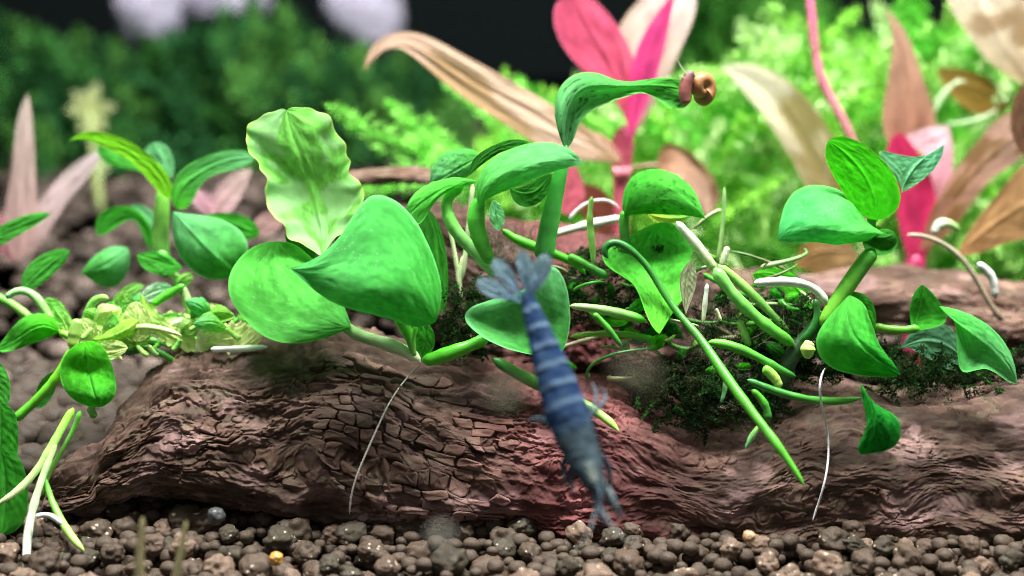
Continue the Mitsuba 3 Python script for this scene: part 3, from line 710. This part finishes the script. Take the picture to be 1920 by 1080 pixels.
leaf(p, [(1295, 488), (1287, 522), (1283, 555), (1286, 590)], [(1275, 520), (1276, 550)], [(1306, 520), (1300, 552)], 150, (0.42, 0.40, 0.26), label='withered greyish leaf', mott=0.5)
leaf(p, [(1330, 468), (1312, 480), (1300, 500)], [(1312, 462), (1295, 480)], [(1325, 490), (1312, 502)], 153, (0.35, 0.52, 0.2))
tr_ = np.random.default_rng(55)
for j in range(44):
    x, y = tr_.uniform(1050, 1500), tr_.uniform(500, 720)
    an, L = tr_.uniform(-0.9, 0.9) + (np.pi if tr_.random() < 0.5 else 0), tr_.uniform(40, 150)
    dx, dy = math.cos(an) * L, math.sin(an) * L * 0.7
    bx_, by_ = tr_.normal() * 14, tr_.normal() * 14
    c0 = [ST, STD, (0.16, 0.36, 0.05), CR, (0.28, 0.22, 0.13)][tr_.integers(5)]
    r0 = tr_.uniform(1.8, 5.5)
    stalk(p, [(x, y, 2), (x + dx * 0.35 + bx_, y + dy * 0.35 + by_), (x + dx * 0.7 - bx_ * 0.3, y + dy * 0.7 + by_), (x + dx, y + dy, 3)], tr_.uniform(151, 161), [r0, r0 * 1.1, r0 * 0.8, r0 * 0.4], c0, STD, name='root' if r0 < 4 else 'stalk')
for j in range(30):
    x, y, L, an = tr_.uniform(1070, 1500), tr_.uniform(520, 700), tr_.uniform(25, 55), tr_.uniform(0, 6.28)
    u = np.array([math.cos(an), math.sin(an)]); w_ = np.array([-u[1], u[0]]) * L * 0.28
    q0 = np.array([x, y]); q1, q2 = q0 + u * L * 0.5, q0 + u * L
    leaf(p, [tuple(q0), (*(q1), -1), tuple(q2)], [tuple(q1 + w_)], [tuple(q1 - w_)], tr_.uniform(153, 161), [G1, G3, LM2][j % 3], dirt=0.4)
stalk(p, [(1358, 350), (1355, 420), (1344, 492)], 158, [3.5, 4, 4], (0.22, 0.40, 0.14), (0.25, 0.4, 0.12))
stalk(p, [(1365, 462), (1352, 502)], 154, 6, (0.55, 0.56, 0.4), (0.4, 0.5, 0.25))
stalk(p, [(1352, 393), (1325, 408), (1300, 430)], 160, [4, 4, 3], CR, (0.2, 0.25, 0.1))
leaf(p, [(1212, 398), (1250, 408), (1300, 402)], [(1240, 395), (1280, 392)], [(1250, 422), (1285, 415)], 162, (0.5, 0.66, 0.06), tip=PL, label='small yellow-green leaf')

# --- right plant
p = thing('anubias_plant', 'right plant on a thick leaning stalk, topped by a vivid translucent green leaf', 'plant')
leaf(p, [(1642, 412), (1632, 350), (1598, 300), (1553, 264)], [(1606, 396), (1574, 350), (1549, 300)], [(1688, 378), (1672, 320), (1632, 280), (1588, 257)], 152, (0.06, 0.66, 0.012), rim=(0.3, 0.7, 0.05), hi=True, vein=0.12, mott=0.2, ribs=0.004, tex=0.35, crease=0.12, label='vivid translucent green upright leaf')
leaf(p, [(1690, 362), (1706, 325), (1770, 272)], [(1662, 312), (1648, 285), (1702, 294)], [(1716, 347), (1752, 316)], 157, GB, tip=(0.14, 0.5, 0.26), hi=True, mott=0.3)
leaf(p, [(1672, 441), (1605, 424, -2), (1530, 418, -2), (1458, 451)], [(1622, 412, 2), (1582, 366, 4), (1535, 348, 4), (1490, 361, 3), (1467, 400, 1)], [(1620, 451), (1560, 458), (1500, 457)], 150, G2, tip=(0.08, 0.50, 0.15), hi=True, speck=0.012, vein=0.2, wave=0.25, crease=0.0, mott=0.45)
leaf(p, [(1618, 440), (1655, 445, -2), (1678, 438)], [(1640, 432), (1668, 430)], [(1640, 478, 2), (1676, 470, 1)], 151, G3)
stalk(p, [(1540, 612), (1580, 550), (1618, 495), (1640, 468)], 150, [14, 15, 16, 14], (0.22, 0.58, 0.05), G1, bump=0.05)
stalk(p, [(1634, 430), (1634, 395)], 153, 9, G1, ST)
stalk(p, [(1645, 432), (1662, 405), (1680, 375)], 154, [8, 9, 8], (0.3, 0.6, 0.08), ST)
leaf(p, [(1592, 554), (1598, 620, -3), (1640, 668, -3), (1688, 702)], [(1550, 596), (1531, 640), (1550, 682), (1612, 704), (1656, 708)], [(1627, 580), (1643, 625), (1667, 668)], 146, G2, tip=(0.02, 0.36, 0.03), hi=True, wave=0.2, speck=0.003)
leaf(p, [(1592, 548), (1615, 570), (1640, 620)], [(1585, 570), (1612, 610)], [(1630, 560), (1642, 590)], 150, G1)
leaf(p, [(1411, 514), (1455, 515), (1500, 547), (1522, 604)], [(1450, 499), (1492, 514), (1518, 552)], [(1420, 528), (1470, 548), (1505, 592)], 161, LM2, dirt=0.3)
stalk(p, [(1414, 531), (1468, 528), (1520, 538), (1550, 572)], 148, [7, 9, 9, 9], WH, (0.5, 0.62, 0.4), name='root', label='thick white root')
stalk(p, [(1545, 585), (1512, 632), (1482, 672), (1474, 745)], 152, [10, 14, 17, 10], (0.03, 0.10, 0.03), (0.025, 0.05, 0.02), name='rhizome')
stalk(p, [(1528, 560), (1530, 600), (1500, 640)], 150, 6, (0.03, 0.13, 0.03), STD)
stalk(p, [(1520, 640), (1515, 655), (1518, 672)], 147, [9, 14, 8], (0.55, 0.66, 0.2), (0.3, 0.55, 0.08), name='bud')
stalk(p, [(1430, 690), (1450, 706), (1462, 728)], 148, [8, 12, 7], (0.12, 0.4, 0.03), (0.5, 0.6, 0.15), name='bud')
leaf(p, [(1714, 624), (1722, 585, 1), (1729, 534)], [(1706, 592), (1711, 555)], [(1748, 614), (1774, 600), (1750, 552)], 153, G1, mott=0.3)
leaf(p, [(1760, 574), (1820, 622, -2), (1868, 662, -2), (1907, 719)], [(1800, 582), (1850, 606), (1891, 655)], [(1795, 642, 2), (1807, 697, 3), (1845, 691, 2), (1880, 709, 1)], 149, (0.07, 0.52, 0.05), tip=GB, hi=True, vein=0.2, label='light green twisted leaf at the far right')
leaf(p, [(1690, 652), (1750, 640), (1805, 672)], [(1730, 610), (1770, 608)], [(1740, 672), (1792, 694)], 157, (0.10, 0.28, 0.14))
stalk(p, [(1638, 612), (1690, 619), (1724, 614)], 153, 8, (0.2, 0.5, 0.05), ST)
leaf(p, [(1614, 720), (1640, 785, -2), (1614, 853)], [(1621, 765), (1623, 806), (1609, 836)], [(1640, 758), (1685, 790), (1683, 830), (1650, 848)], 142, (0.02, 0.30, 0.03), hi=True, dirt=0.5, label='small dark leaf hanging against the log')
stalk(p, [(1400, 712), (1470, 738), (1550, 752), (1614, 746)], 147, [6, 8, 7, 6], STD, (0.08, 0.36, 0.03))
stalk(p, [(1880, 600), (1852, 562), (1800, 482), (1742, 446), (1700, 441)], 172, [6, 5, 4.5, 4, 4], (0.22, 0.16, 0.10), (0.5, 0.45, 0.32), name='root')
stalk(p, [(1832, 494), (1858, 518), (1866, 560)], 166, [6, 8, 6], WH, (0.5, 0.5, 0.45), name='root')

# ------------------------------------------------------------------ red stem plants
p = thing('red_stem_plant', 'pink-leaved stem plant in the middle with a long tan leaf reaching left', 'plant')
stalk(p, [(1165, 690), (1164, 450), (1165, 330), (1170, 235)], 197, [12, 14, 14, 24], (0.45, 0.10, 0.13), (0.62, 0.10, 0.17), name='stem', bump=0.05)
stalk(p, [(1150, 328), (1166, 324), (1182, 328)], 196, 13, (0.75, 0.22, 0.28), name='stem')
leaf(p, [(1180, 270), (1158, 150), (1115, 70), (1072, -8)], [(1140, 175), (1072, 110), (1039, 45), (1044, 6)], [(1200, 175), (1178, 85), (1148, 35), (1110, -3)], 193, (0.74, 0.10, 0.20), vein=-0.3, mott=0.35, wave=0.25, label='large rose pink leaf')
leaf(p, [(1175, 270), (1205, 140), (1232, 60), (1268, -20)], [(1178, 180), (1190, 105), (1215, 50)], [(1215, 190), (1238, 120), (1254, 50)], 192, MAG, mott=0.3, vein=-0.2)
leaf(p, [(1185, 260), (1225, 130), (1262, 30), (1285, -40)], [(1178, 160), (1158, 60), (1198, 0), (1240, -40)], [(1228, 195), (1280, 85), (1306, 0)], 201, (0.36, 0.22, 0.12), tip=(0.95, 0.75, 0.75), vein=0.1)
leaf(p, [(1165, 305), (1080, 258), (970, 198), (850, 128), (760, 80), (683, 133)], [(1130, 262), (1060, 213), (960, 152), (860, 98), (770, 60), (712, 74)], [(1112, 302), (1040, 288), (960, 242), (880, 190), (800, 126), (742, 90), (706, 106)], 192,
     (0.78, 0.52, 0.40), tip=(0.80, 0.52, 0.40), patch=(0.45, 0.27, 0.12), vein=0.0, ribs=0.0, rim=(0.6, 0.3, 0.2), wave=0.3, label='long tan leaf reaching to the left')
leaf(p, [(1062, 402), (1066, 350), (1076, 308)], [(1038, 382), (1046, 332)], [(1093, 382), (1090, 332)], 190, (0.68, 0.14, 0.2))
leaf(p, [(1162, 455), (1120, 405), (1085, 350)], [(1115, 430), (1085, 385)], [(1160, 400), (1120, 350)], 200, (0.40, 0.10, 0.08))
stalk(p, [(1165, 310), (1140, 268), (1090, 246)], 195, [5, 5, 4], (0.45, 0.22, 0.15))
stalk(p, [(1235, 310), (1200, 312), (1172, 320)], 196, 4, (0.5, 0.3, 0.2))

p = thing('red_stem_plant', 'crimson and brown stem plant at the right behind the driftwood branch', 'plant')
stalk(p, [(1716, 700), (1716, 560), (1716, 470)], 200, [18, 20, 20], (0.42, 0.04, 0.10), (0.55, 0.04, 0.14), name='stem')
leaf(p, [(1716, 520), (1715, 430), (1705, 330), (1688, 248)], [(1690, 440), (1672, 350), (1664, 275)], [(1748, 440), (1755, 370), (1722, 285)], 199, (0.58, 0.03, 0.12), mott=0.2, label='crimson upright leaf')
leaf(p, [(1722, 520), (1748, 400), (1762, 310), (1779, 238)], [(1722, 420), (1726, 330), (1740, 255)], [(1758, 430), (1782, 350), (1787, 280)], 201, (0.66, 0.05, 0.18), tip=(0.85, 0.5, 0.6))
leaf(p, [(1700, 252), (1740, 262), (1780, 238)], [(1720, 246), (1752, 236)], [(1718, 278), (1755, 292)], 197, (0.85, 0.55, 0.62))
leaf(p, [(1712, 285), (1702, 180), (1690, 90), (1656, 14)], [(1660, 255), (1659, 180), (1672, 90)], [(1754, 230), (1737, 165), (1708, 80)], 206, (0.42, 0.17, 0.12), tip=(0.55, 0.3, 0.24), vein=0.05, label='brownish pink upright leaf')
leaf(p, [(1725, 470), (1800, 350), (1860, 290), (1935, 225)], [(1770, 350), (1830, 268), (1890, 212)], [(1800, 412), (1862, 335), (1920, 292)], 195, (0.30, 0.15, 0.08), tip=(0.66, 0.4, 0.32), patch=(0.2, 0.11, 0.03))
leaf(p, [(1793, 478), (1860, 422), (1945, 370)], [(1830, 415), (1880, 352), (1932, 300)], [(1850, 470), (1900, 452), (1945, 440)], 188, (0.52, 0.28, 0.12), tip=(0.60, 0.34, 0.16), vein=0.15)
leaf(p, [(1755, 128), (1820, 160), (1895, 192)], [(1800, 130), (1850, 146)], [(1800, 195), (1850, 218)], 211, (0.24, 0.14, 0.03))
leaf(p, [(1928, 150), (1914, 220), (1935, 300)], [(1900, 190), (1898, 255)], [(1960, 190), (1960, 260)], 183, (0.16, 0.08, 0.045))
for pts in ([(1752, 212), (1770, 180), (1800, 148)], [(1775, 232), (1830, 225), (1870, 205)], [(1750, 200), (1785, 160), (1812, 152)]):
    stalk(p, pts, 208, [2.5, 3.5, 2.5], (0.42, 0.60, 0.3), (0.5, 0.64, 0.36), name='root')
stalk(p, [(1752, 440), (1765, 420), (1800, 432)], 178, [8, 10, 5], WH, STL, name='root')

p = thing('red_stem_plant', 'blurred tan-leaved stem plant with a thin pink stem rising to the top edge', 'plant')
stalk(p, [(1620, 520), (1618, 330), (1580, 225), (1545, 160), (1528, 90), (1516, -20)], 206, [7, 7, 8, 9, 8, 7], (0.5, 0.28, 0.22), (0.70, 0.12, 0.26), name='stem', label='thin pink stem')
leaf(p, [(1585, 500), (1552, 355), (1490, 232), (1420, 160), (1352, 126)], [(1598, 400), (1577, 290), (1522, 195), (1440, 130)], [(1545, 440), (1508, 345), (1450, 245), (1398, 178)], 209, (0.40, 0.24, 0.09), tip=(0.86, 0.76, 0.62), patch=(0.3, 0.22, 0.06))
leaf(p, [(1935, 165), (1880, 80), (1815, -45)], [(1862, 122), (1805, 52), (1772, -25)], [(1965, 100), (1935, 0), (1880, -45)], 209, (0.50, 0.34, 0.20), tip=(0.82, 0.66, 0.55), patch=(0.35, 0.2, 0.1))
leaf(p, [(1560, 520), (1530, 480), (1515, 420)], [(1520, 500), (1495, 450)], [(1575, 480), (1545, 430)], 225, (0.32, 0.17, 0.05))

p = thing('red_stem_plant', 'two pale pink pointed leaves at the far left edge', 'plant')
leaf(p, [(35, 490), (38, 380), (42, 280), (52, 176)], [(8, 430), (20, 330), (32, 230)], [(66, 440), (67, 340), (62, 240)], 200, (0.56, 0.33, 0.31), tip=(0.72, 0.58, 0.5))
leaf(p, [(58, 480), (100, 390), (150, 325), (192, 283)], [(52, 415), (100, 345), (150, 300)], [(88, 440), (128, 375), (172, 322)], 205, (0.74, 0.50, 0.48), tip=(0.8, 0.66, 0.66))
leaf(p, [(30, 490), (10, 450), (-10, 400)], [(0, 470), (-20, 430)], [(30, 450), (10, 405)], 205, (0.6, 0.25, 0.28))
p = thing('red_stem_plant', 'short pink seedling on the soil between the left plant and the pale lime leaf', 'plant')
leaf(p, [(398, 405), (432, 360), (472, 318)], [(400, 362), (440, 325)], [(425, 402), (458, 358)], 198, (0.72, 0.40, 0.44), tip=(0.82, 0.6, 0.55))
leaf(p, [(405, 405), (385, 382), (360, 352)], [(380, 400), (358, 375)], [(405, 380), (385, 358)], 199, (0.78, 0.42, 0.5))
leaf(p, [(470, 440), (500, 415), (530, 400)], [(480, 412), (508, 395)], [(495, 442), (525, 425)], 195, (0.6, 0.35, 0.33))
kk = thing('fallen_leaf', 'curled brown leaf lying behind the right-centre plant', 'leaf')
v, f, c = leaf_mesh([(1232, 302), (1268, 292), (1300, 325), (1338, 395)], [(1258, 268), (1310, 298), (1347, 360)], [(1250, 335, -4), (1280, 352, -6), (1310, 398, -3)], 208, (0.46, 0.22, 0.14), tip=(0.62, 0.38, 0.3), patch=(0.16, 0.06, 0.03), seed=77)
put(kk, v, f, c, 'leaf_skin')
kk = thing('fallen_leaf', 'brown decaying leaf behind the right driftwood branch beside the right plant', 'leaf')
v, f, c = leaf_mesh([(1490, 500), (1545, 470), (1610, 480)], [(1530, 445), (1580, 450)], [(1540, 515), (1590, 515)], 200, (0.30, 0.15, 0.05), tip=(0.4, 0.24, 0.12), seed=78)
put(kk, v, f, c, 'leaf_skin')

# small yellowish star-shaped plant at the back
p = thing('star_plant', 'small blurred yellow-green star-shaped plant in the left background', 'plant')
for (tx, ty) in ((185, 152), (122, 205), (220, 200), (135, 170), (200, 245), (150, 250), (165, 165)):
    a, b = np.array([168, 205.0]), np.array([tx, ty], float)
    m_ = (a + b) / 2; nrm = np.array([-(b - a)[1], (b - a)[0]]); nrm = nrm / np.linalg.norm(nrm) * 11
    leaf(p, [tuple(a), tuple(m_), tuple(b)], [tuple(m_ + nrm)], [tuple(m_ - nrm)], 285, (0.42, 0.50, 0.16), tip=(0.5, 0.55, 0.28))
stalk(p, [(168, 205), (175, 280), (190, 400)], 285, 8, (0.35, 0.42, 0.16), name='stem')
leaf(p, [(178, 270), (195, 300), (190, 335)], [(178, 300)], [(205, 310)], 285, (0.4, 0.5, 0.25))

# thin blurred stalks in the very front
for pts, r, lab in (([(262, 1110), (262, 1040), (268, 968)], [10, 8, 5], 'blurred olive stalk rising from the soil at the bottom left'),
                    ([(325, 1110), (338, 1040), (350, 975)], [9, 7, 4], 'blurred olive stalk leaning right at the bottom left, second from the left edge')):
    kk = thing('dry_stalk', lab, 'stalk')
    q = P3(pts, 124); W = at(q[:, 0], q[:, 1], q[:, 2])
    v, f, t = tube_world(W, np.array(r) * 0.124 / FPX, bump=0.1, seed=3)
    put(kk, v, f, np.array([0.22, 0.19, 0.09]) + 0 * v, 'stem_skin')

# ------------------------------------------------------------------ hair algae on the wood
def hairs(key, spots_, n, ln, col, seed, rad=0.00004):
    r_ = np.random.default_rng(seed)
    vs, fs, cs, o = [], [], [], 0
    for _ in range(n):
        x0, x1, y0, y1, d0, d1 = spots_[r_.integers(len(spots_))]
        a = at(r_.uniform(x0, x1), r_.uniform(y0, y1), r_.uniform(d0, d1))
        d_ = r_.normal(size=3) * [0.6, 0.5, 0.5] + [0, -0.3, 0.8]
        d_ /= np.linalg.norm(d_)
        L = r_.uniform(*ln)
        bend = r_.normal(size=3) * 0.5
        q = np.linspace(0, 1, 5)[:, None]
        W = a + L * (d_ * q + bend * q * q * 0.5)
        v, f, t = tube_world(W, [rad, rad * 0.7], sides=3, n=6, cap=False)
        vs.append(v); fs.append(f + o); o += len(v)
        cs.append(np.repeat(np.asarray(col)[None] * r_.uniform(0.5, 1.5), len(v), 0))
    put(key, np.vstack(vs), np.vstack(fs), np.vstack(cs), 'stem_skin')


hairs('hair_algae', [(1070, 1260, 470, 580, 158, 166), (1330, 1500, 560, 690, 154, 164), (900, 1000, 440, 500, 158, 166), (1280, 1420, 600, 760, 152, 160)], 700, (0.0012, 0.0040), (0.13, 0.135, 0.085), 41, rad=0.00003)
labels['hair_algae'] = {'label': 'fine greyish hair algae on the wood among the middle stalks', 'category': 'algae', 'kind': 'stuff'}
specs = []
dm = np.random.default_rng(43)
for x0, x1, y0, y1, d0, d1, n_ in ((1190, 1330, 690, 800, 149, 158, 130), (1300, 1460, 700, 790, 150, 158, 110), (1480, 1600, 650, 720, 154, 160, 50), (1640, 1900, 670, 740, 155, 166, 190), (840, 930, 540, 660, 153, 162, 90),  # the far-right batch is added in place of a shadow
                                   (1060, 1270, 480, 610, 157, 168, 260), (1330, 1520, 550, 690, 154, 168, 220)):  # moss here is thickened to stand in for shade between the stems
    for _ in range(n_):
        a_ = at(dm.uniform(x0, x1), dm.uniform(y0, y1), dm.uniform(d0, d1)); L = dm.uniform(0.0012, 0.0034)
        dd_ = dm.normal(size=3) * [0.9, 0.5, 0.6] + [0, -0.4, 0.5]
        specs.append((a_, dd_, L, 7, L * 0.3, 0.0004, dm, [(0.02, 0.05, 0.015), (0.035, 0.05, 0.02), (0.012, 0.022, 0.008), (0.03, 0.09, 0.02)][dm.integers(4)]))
fronds('moss_and_gap_shade', specs)
labels['moss_and_gap_shade'] = {'label': 'dark green moss in the hollow of the log below the right-centre plant, with added dark tufts standing in for shade in the gaps', 'category': 'moss', 'kind': 'stuff'}

# ------------------------------------------------------------------ threads that tie the plants to the log
def on_log(px, py):
    """The point of the front log's visible face seen at a pixel (height solved on the smooth section), lifted 0.5 mm."""
    ths = np.linspace(-1.2, 1.5, 120)
    P, n, _, _ = front.at(np.full(120, float(px)), ths)
    rel = P - CAM
    dep = rel @ FWD
    yy = 540 - FPX * (rel @ UPV) / dep
    i = int(np.argmin(np.abs(yy - py)))
    return P[i] + n[i] * 0.0007 + np.array([0, -0.0009, 0])


def thread(pts, r, label, col, lead=()):
    kk = thing('thread', label, 'thread')
    W = np.array([at(*q) for q in lead] + [on_log(*q) for q in pts])
    v, f, t = tube_world(W, r, sides=6, n=60)
    put(kk, v, f, np.array(col) + 0 * v, 'stem_skin')


thread([(765, 715), (740, 760), (725, 800), (708, 840), (690, 890), (678, 950)], 0.00009, 'thin pale tying thread running down the cracked bark from the whitish rhizome', (0.6, 0.55, 0.48), lead=[(790, 682, 148)])
thread([(1520, 820), (1508, 880), (1498, 920), (1485, 965)], 0.00011, 'thin white tying thread hanging from the right plant down the log', (0.75, 0.75, 0.74), lead=[(1547, 690, 147), (1538, 740, 145)])

# ------------------------------------------------------------------ snail on the leaf tip
p = thing('snail', 'tiny orange brown snail sitting on the tip of the tall curved leaf', 'snail')
sc_ = 0.150 / FPX
O = at(1313, 163, 150)
ax = np.array([0.62, -0.75, 0.12]); ax /= np.linalg.norm(ax)
e1 = np.cross(ax, [0, 0, 1]); e1 /= np.linalg.norm(e1); e2 = np.cross(e1, ax)
n, sd = 120, 20
t = np.linspace(0, 1, n); phi = t * 2 * np.pi * 2.4 + 2.0
gr = 0.22 * np.exp(1.45 * t)
Rr, tr = 19 * sc_ * gr / gr[-1], 18 * sc_ * gr / gr[-1]
cen = O + Rr[:, None] * (np.cos(phi)[:, None] * e1 + np.sin(phi)[:, None] * e2) + ax * (9 * sc_ * (1 - t))[:, None] * 0.6
rad_ = (np.cos(phi)[:, None] * e1 + np.sin(phi)[:, None] * e2)
ang = np.arange(sd) * 2 * np.pi / sd
V = cen[:, None] + tr[:, None, None] * (np.cos(ang)[None, :, None] * rad_[:, None] + 1.25 * np.sin(ang)[None, :, None] * ax)
band = 0.9 + 0.1 * np.sin(t * 260) + 0.25 * (meshkit.fbm(np.stack([t * 30, t * 0, t * 0], -1), 3, 2) - 0.5)
C = (np.array([0.42, 0.19, 0.07]) * band[:, None])[:, None] + 0 * V
V = V.reshape(-1, 3); F = grid_faces(n, sd, True)
cap = [0, n - 1]
for row in cap:
    idx = np.arange(sd) + row * sd
    V = np.vstack([V, V[idx].mean(0)]); F = np.vstack([F, np.stack([idx, np.roll(idx, -1), np.full(sd, len(V) - 1)], 1)])
C = np.vstack([C.reshape(-1, 3), [[0.4, 0.2, 0.1], [0.12, 0.05, 0.03]]])
part(p, 'shell', V, F, C, 'shell_skin')
q = P3([(1288, 196), (1284, 172), (1290, 148), (1300, 134)], 148.5); W = at(q[:, 0], q[:, 1], q[:, 2])
v, f, t = tube_world(W, np.array([9, 12, 12, 8]) * sc_, sides=16, n=30, bump=0.05)
cc = np.array([0.30, 0.10, 0.08]) * (1 - 0.75 * smoothstep(0.55, 0.95, t))[:, None] + np.array([0.06, 0.05, 0.06]) * smoothstep(0.55, 0.95, t)[:, None]
part(p, 'foot', v, f, cc, 'shell_skin')
for pts in ([(1287, 140), (1276, 124), (1270, 110)], [(1284, 150), (1276, 143), (1271, 146)]):
    q = P3(pts, 148); W = at(q[:, 0], q[:, 1], q[:, 2])
    v, f, t = tube_world(W, np.array([1.6, 0.8]) * sc_, sides=6, n=12)
    part(p, 'tentacle', v, f, np.array([0.5, 0.5, 0.4]) + 0 * v, 'shell_skin')

# ------------------------------------------------------------------ shrimp
p = thing('shrimp', 'small dark blue banded shrimp swimming head down in front of the log, tail fan spread', 'shrimp')
spine = P3([(986, 552, 3), (1005, 605, 2), (1024, 660, 1), (1043, 715, 0), (1062, 770, -1), (1082, 825, -2), (1100, 870, -3), (1115, 908, -4), (1122, 930, -4)], 124)
n, sd = 190, 36
t = np.linspace(0, 1, n)
X = spline3(at(spine[:, 0], spine[:, 1], spine[:, 2]), t)
hw = np.interp(t, [0, 0.04, 0.13, 0.27, 0.42, 0.55, 0.68, 0.8, 0.9, 0.97, 1.0], [8, 15, 21, 29, 36, 40, 37, 31, 22, 12, 3]) * 0.124 / FPX
tg = np.gradient(X, axis=0); tg /= np.linalg.norm(tg, axis=1, keepdims=True)
sidev = np.cross(tg, FWD); sidev /= np.linalg.norm(sidev, axis=1, keepdims=True)
back = np.cross(sidev, tg); back *= -np.sign(back @ FWD)[:, None]   # the back faces the camera
seg = np.clip(t / 0.56, 0, 1) * 6
saw = seg - np.floor(seg)
inab = (t < 0.56)
over = np.where(inab, 1 + 0.06 * (saw - 0.5), 1.03)
ang = np.arange(sd) * 2 * np.pi / sd
flat = np.where(np.cos(ang) > 0, 0.85, 1.05)
V = X[:, None] + (hw * over)[:, None, None] * (np.sin(ang)[None, :, None] * sidev[:, None] + (np.cos(ang) * flat)[None, :, None] * back[:, None])
V += back[:, None] * ((meshkit.fbm(V * 1300, 3, 14) - 0.5) * 0.0004)[..., None]
tb = np.repeat(t[:, None], sd, 1)
blue, pale, gry = np.array([0.018, 0.040, 0.098]), np.array([0.10, 0.16, 0.235]), np.array([0.06, 0.085, 0.085])
stripe = np.where(inab, smoothstep(0.55, 0.8, saw) * (1 - smoothstep(0.93, 1.0, saw)), 0)[:, None] + 0 * tb
dors = np.clip(np.cos(ang), 0, 1)[None] ** 4
C = blue + (pale - blue) * np.clip(0.9 * stripe * (0.5 + meshkit.fbm(V * 900, 3, 9)) + 0.9 * (meshkit.fbm(V * 1500, 4, 8) - 0.42), 0, 1)[..., None]
cara = smoothstep(0.58, 0.72, tb)
C = C + (gry * (0.15 + 1.7 * meshkit.fbm(V * 1300, 4, 12))[..., None] - C) * (cara * 0.75)[..., None]
C = C + (np.array([0.40, 0.46, 0.36]) - C) * (np.exp(-((tb - 0.9) / 0.05) ** 2) * np.exp(-((np.sin(ang)[None] - 0.15) / 0.3) ** 2) * 0.6)[..., None]
F = grid_faces(n, sd, True)
Vf = np.vstack([V.reshape(-1, 3), X[0], X[-1] + tg[-1] * 0.0006]); N = n * sd
i0, i1 = np.arange(sd), np.arange(sd) + (n - 1) * sd
F = np.vstack([F, np.stack([np.roll(i0, -1), i0, np.full(sd, N)], 1), np.stack([i1, np.roll(i1, -1), np.full(sd, N + 1)], 1)])
part(p, 'body', Vf, F, np.vstack([C.reshape(-1, 3), [blue, gry]]), 'shrimp_skin')
FB, FT = (0.07, 0.14, 0.24), (0.30, 0.44, 0.50)
for bx, by, tx, ty, w, dz in ((986, 570, 895, 526, 17, 1), (986, 566, 926, 486, 16, 0), (989, 566, 979, 470, 14, -1), (992, 566, 1027, 477, 17, 0), (990, 568, 1010, 486, 12, 2)):
    a, b = np.array([bx, by], float), np.array([tx, ty], float)
    u = (b - a) / np.linalg.norm(b - a); nr = np.array([-u[1], u[0]])
    g = lambda s, k: (*(a + (b - a) * s + nr * w * k), dz)
    leaf(p, [g(0, 0), g(0.5, 0), g(1, 0)], [g(0.3, 0.45), g(0.72, 1.0), g(0.95, 0.6)], [g(0.3, -0.45), g(0.72, -1.0), g(0.95, -0.6)], 127, FB, tip=FT, name='tail_fan', skin='shrimp_skin', rim=(0.5, 0.6, 0.6), mott=0.35)


def limb(name, pts, r, c0, c1, d=124):
    q = P3(pts, d); W = at(q[:, 0], q[:, 1], q[:, 2])
    v, f, t = tube_world(W, np.atleast_1d(np.array(r, float)) * d / 1000 / FPX, sides=8, n=24)
    part(p, name, v, f, np.array(c0) + (np.array(c1) - np.array(c0)) * t[:, None], 'shrimp_skin')


LB, LW = (0.05, 0.08, 0.11), (0.16, 0.21, 0.24)
for pts, r in (([(1090, 800, 1), (1122, 765, 2), (1135, 745, 3), (1122, 722, 3)], [4, 5, 4, 1.5]), ([(1098, 770, 1), (1118, 745, 3), (1108, 715, 4)], [3, 4, 1.5]), ([(1035, 800, 1), (1008, 785, 3), (990, 790, 4)], [5, 6, 2]),
               ([(1068, 850, 1), (1055, 880, 3), (1058, 905, 3)], [6, 6, 2]), ([(1078, 870, 1), (1068, 900, 3), (1078, 925, 3)], [5, 5, 2]), ([(1120, 850, 1), (1142, 880, 2), (1140, 912, 2)], [5, 6, 2])):
    limb('leg', pts, r, LB, LW)
limb('leg', [(1112, 905, -3), (1118, 935, -3), (1126, 965, -3), (1134, 985, -2)], [7, 8, 6, 3], (0.25, 0.34, 0.36), LW)
limb('leg', [(1128, 900, -3), (1142, 925, -3), (1154, 950, -3), (1166, 972, -2)], [7, 8, 6, 3], (0.28, 0.36, 0.36), LW)
limb('antenna', [(1126, 940, -4), (1138, 970, -5), (1160, 1000, -6), (1200, 1020, -6)], [2.5, 1.6, 0.8], LW, (0.3, 0.3, 0.28))
limb('antenna', [(1118, 940, -4), (1112, 975, -5), (1100, 1005, -6), (1072, 1035, -6)], [2.5, 1.6, 0.8], LW, (0.3, 0.3, 0.28))
limb('antenna', [(1125, 945, -4), (1130, 965, -5), (1146, 990, -5)], [2.5, 1.2], LW, LW)
limb('rostrum', [(1122, 905, -6), (1128, 940, -7), (1133, 962, -6)], [5, 3, 1], LB, LW)
for x in (1104, 1142):
    m = trimesh.creation.icosphere(subdivisions=2)
    part(p, 'eye', at(x, 915 if x < 1120 else 905, 119.5) + np.array(m.vertices) * 7 * 0.12 / FPX, np.array(m.faces), np.full((len(m.vertices), 3), 0.012), 'shrimp_skin')

# ------------------------------------------------------------------ bits of debris drifting close to the glass
for x, y, d, r, c, lab in ((1190, 705, 62, 0.00075, (0.10, 0.085, 0.05), 'blurred olive speck drifting in the water right of the shrimp'),
                           (825, 1010, 75, 0.00055, (0.16, 0.15, 0.12), 'blurred grey speck drifting low in front of the soil'),
                           (945, 745, 66, 0.0005, (0.12, 0.13, 0.08), 'blurred olive speck drifting just left of the shrimp')):
    m = trimesh.creation.icosphere(subdivisions=3); v = np.array(m.vertices)
    v = v * (1 + 0.7 * (meshkit.fbm(v * 1.6 + x, 3, 3)[:, None] - 0.5))
    kk = thing('debris_speck', lab, 'debris')
    put(kk, at(x, y, d) + v * r, np.array(m.faces), np.array(c) + 0 * v, 'soil_skin')
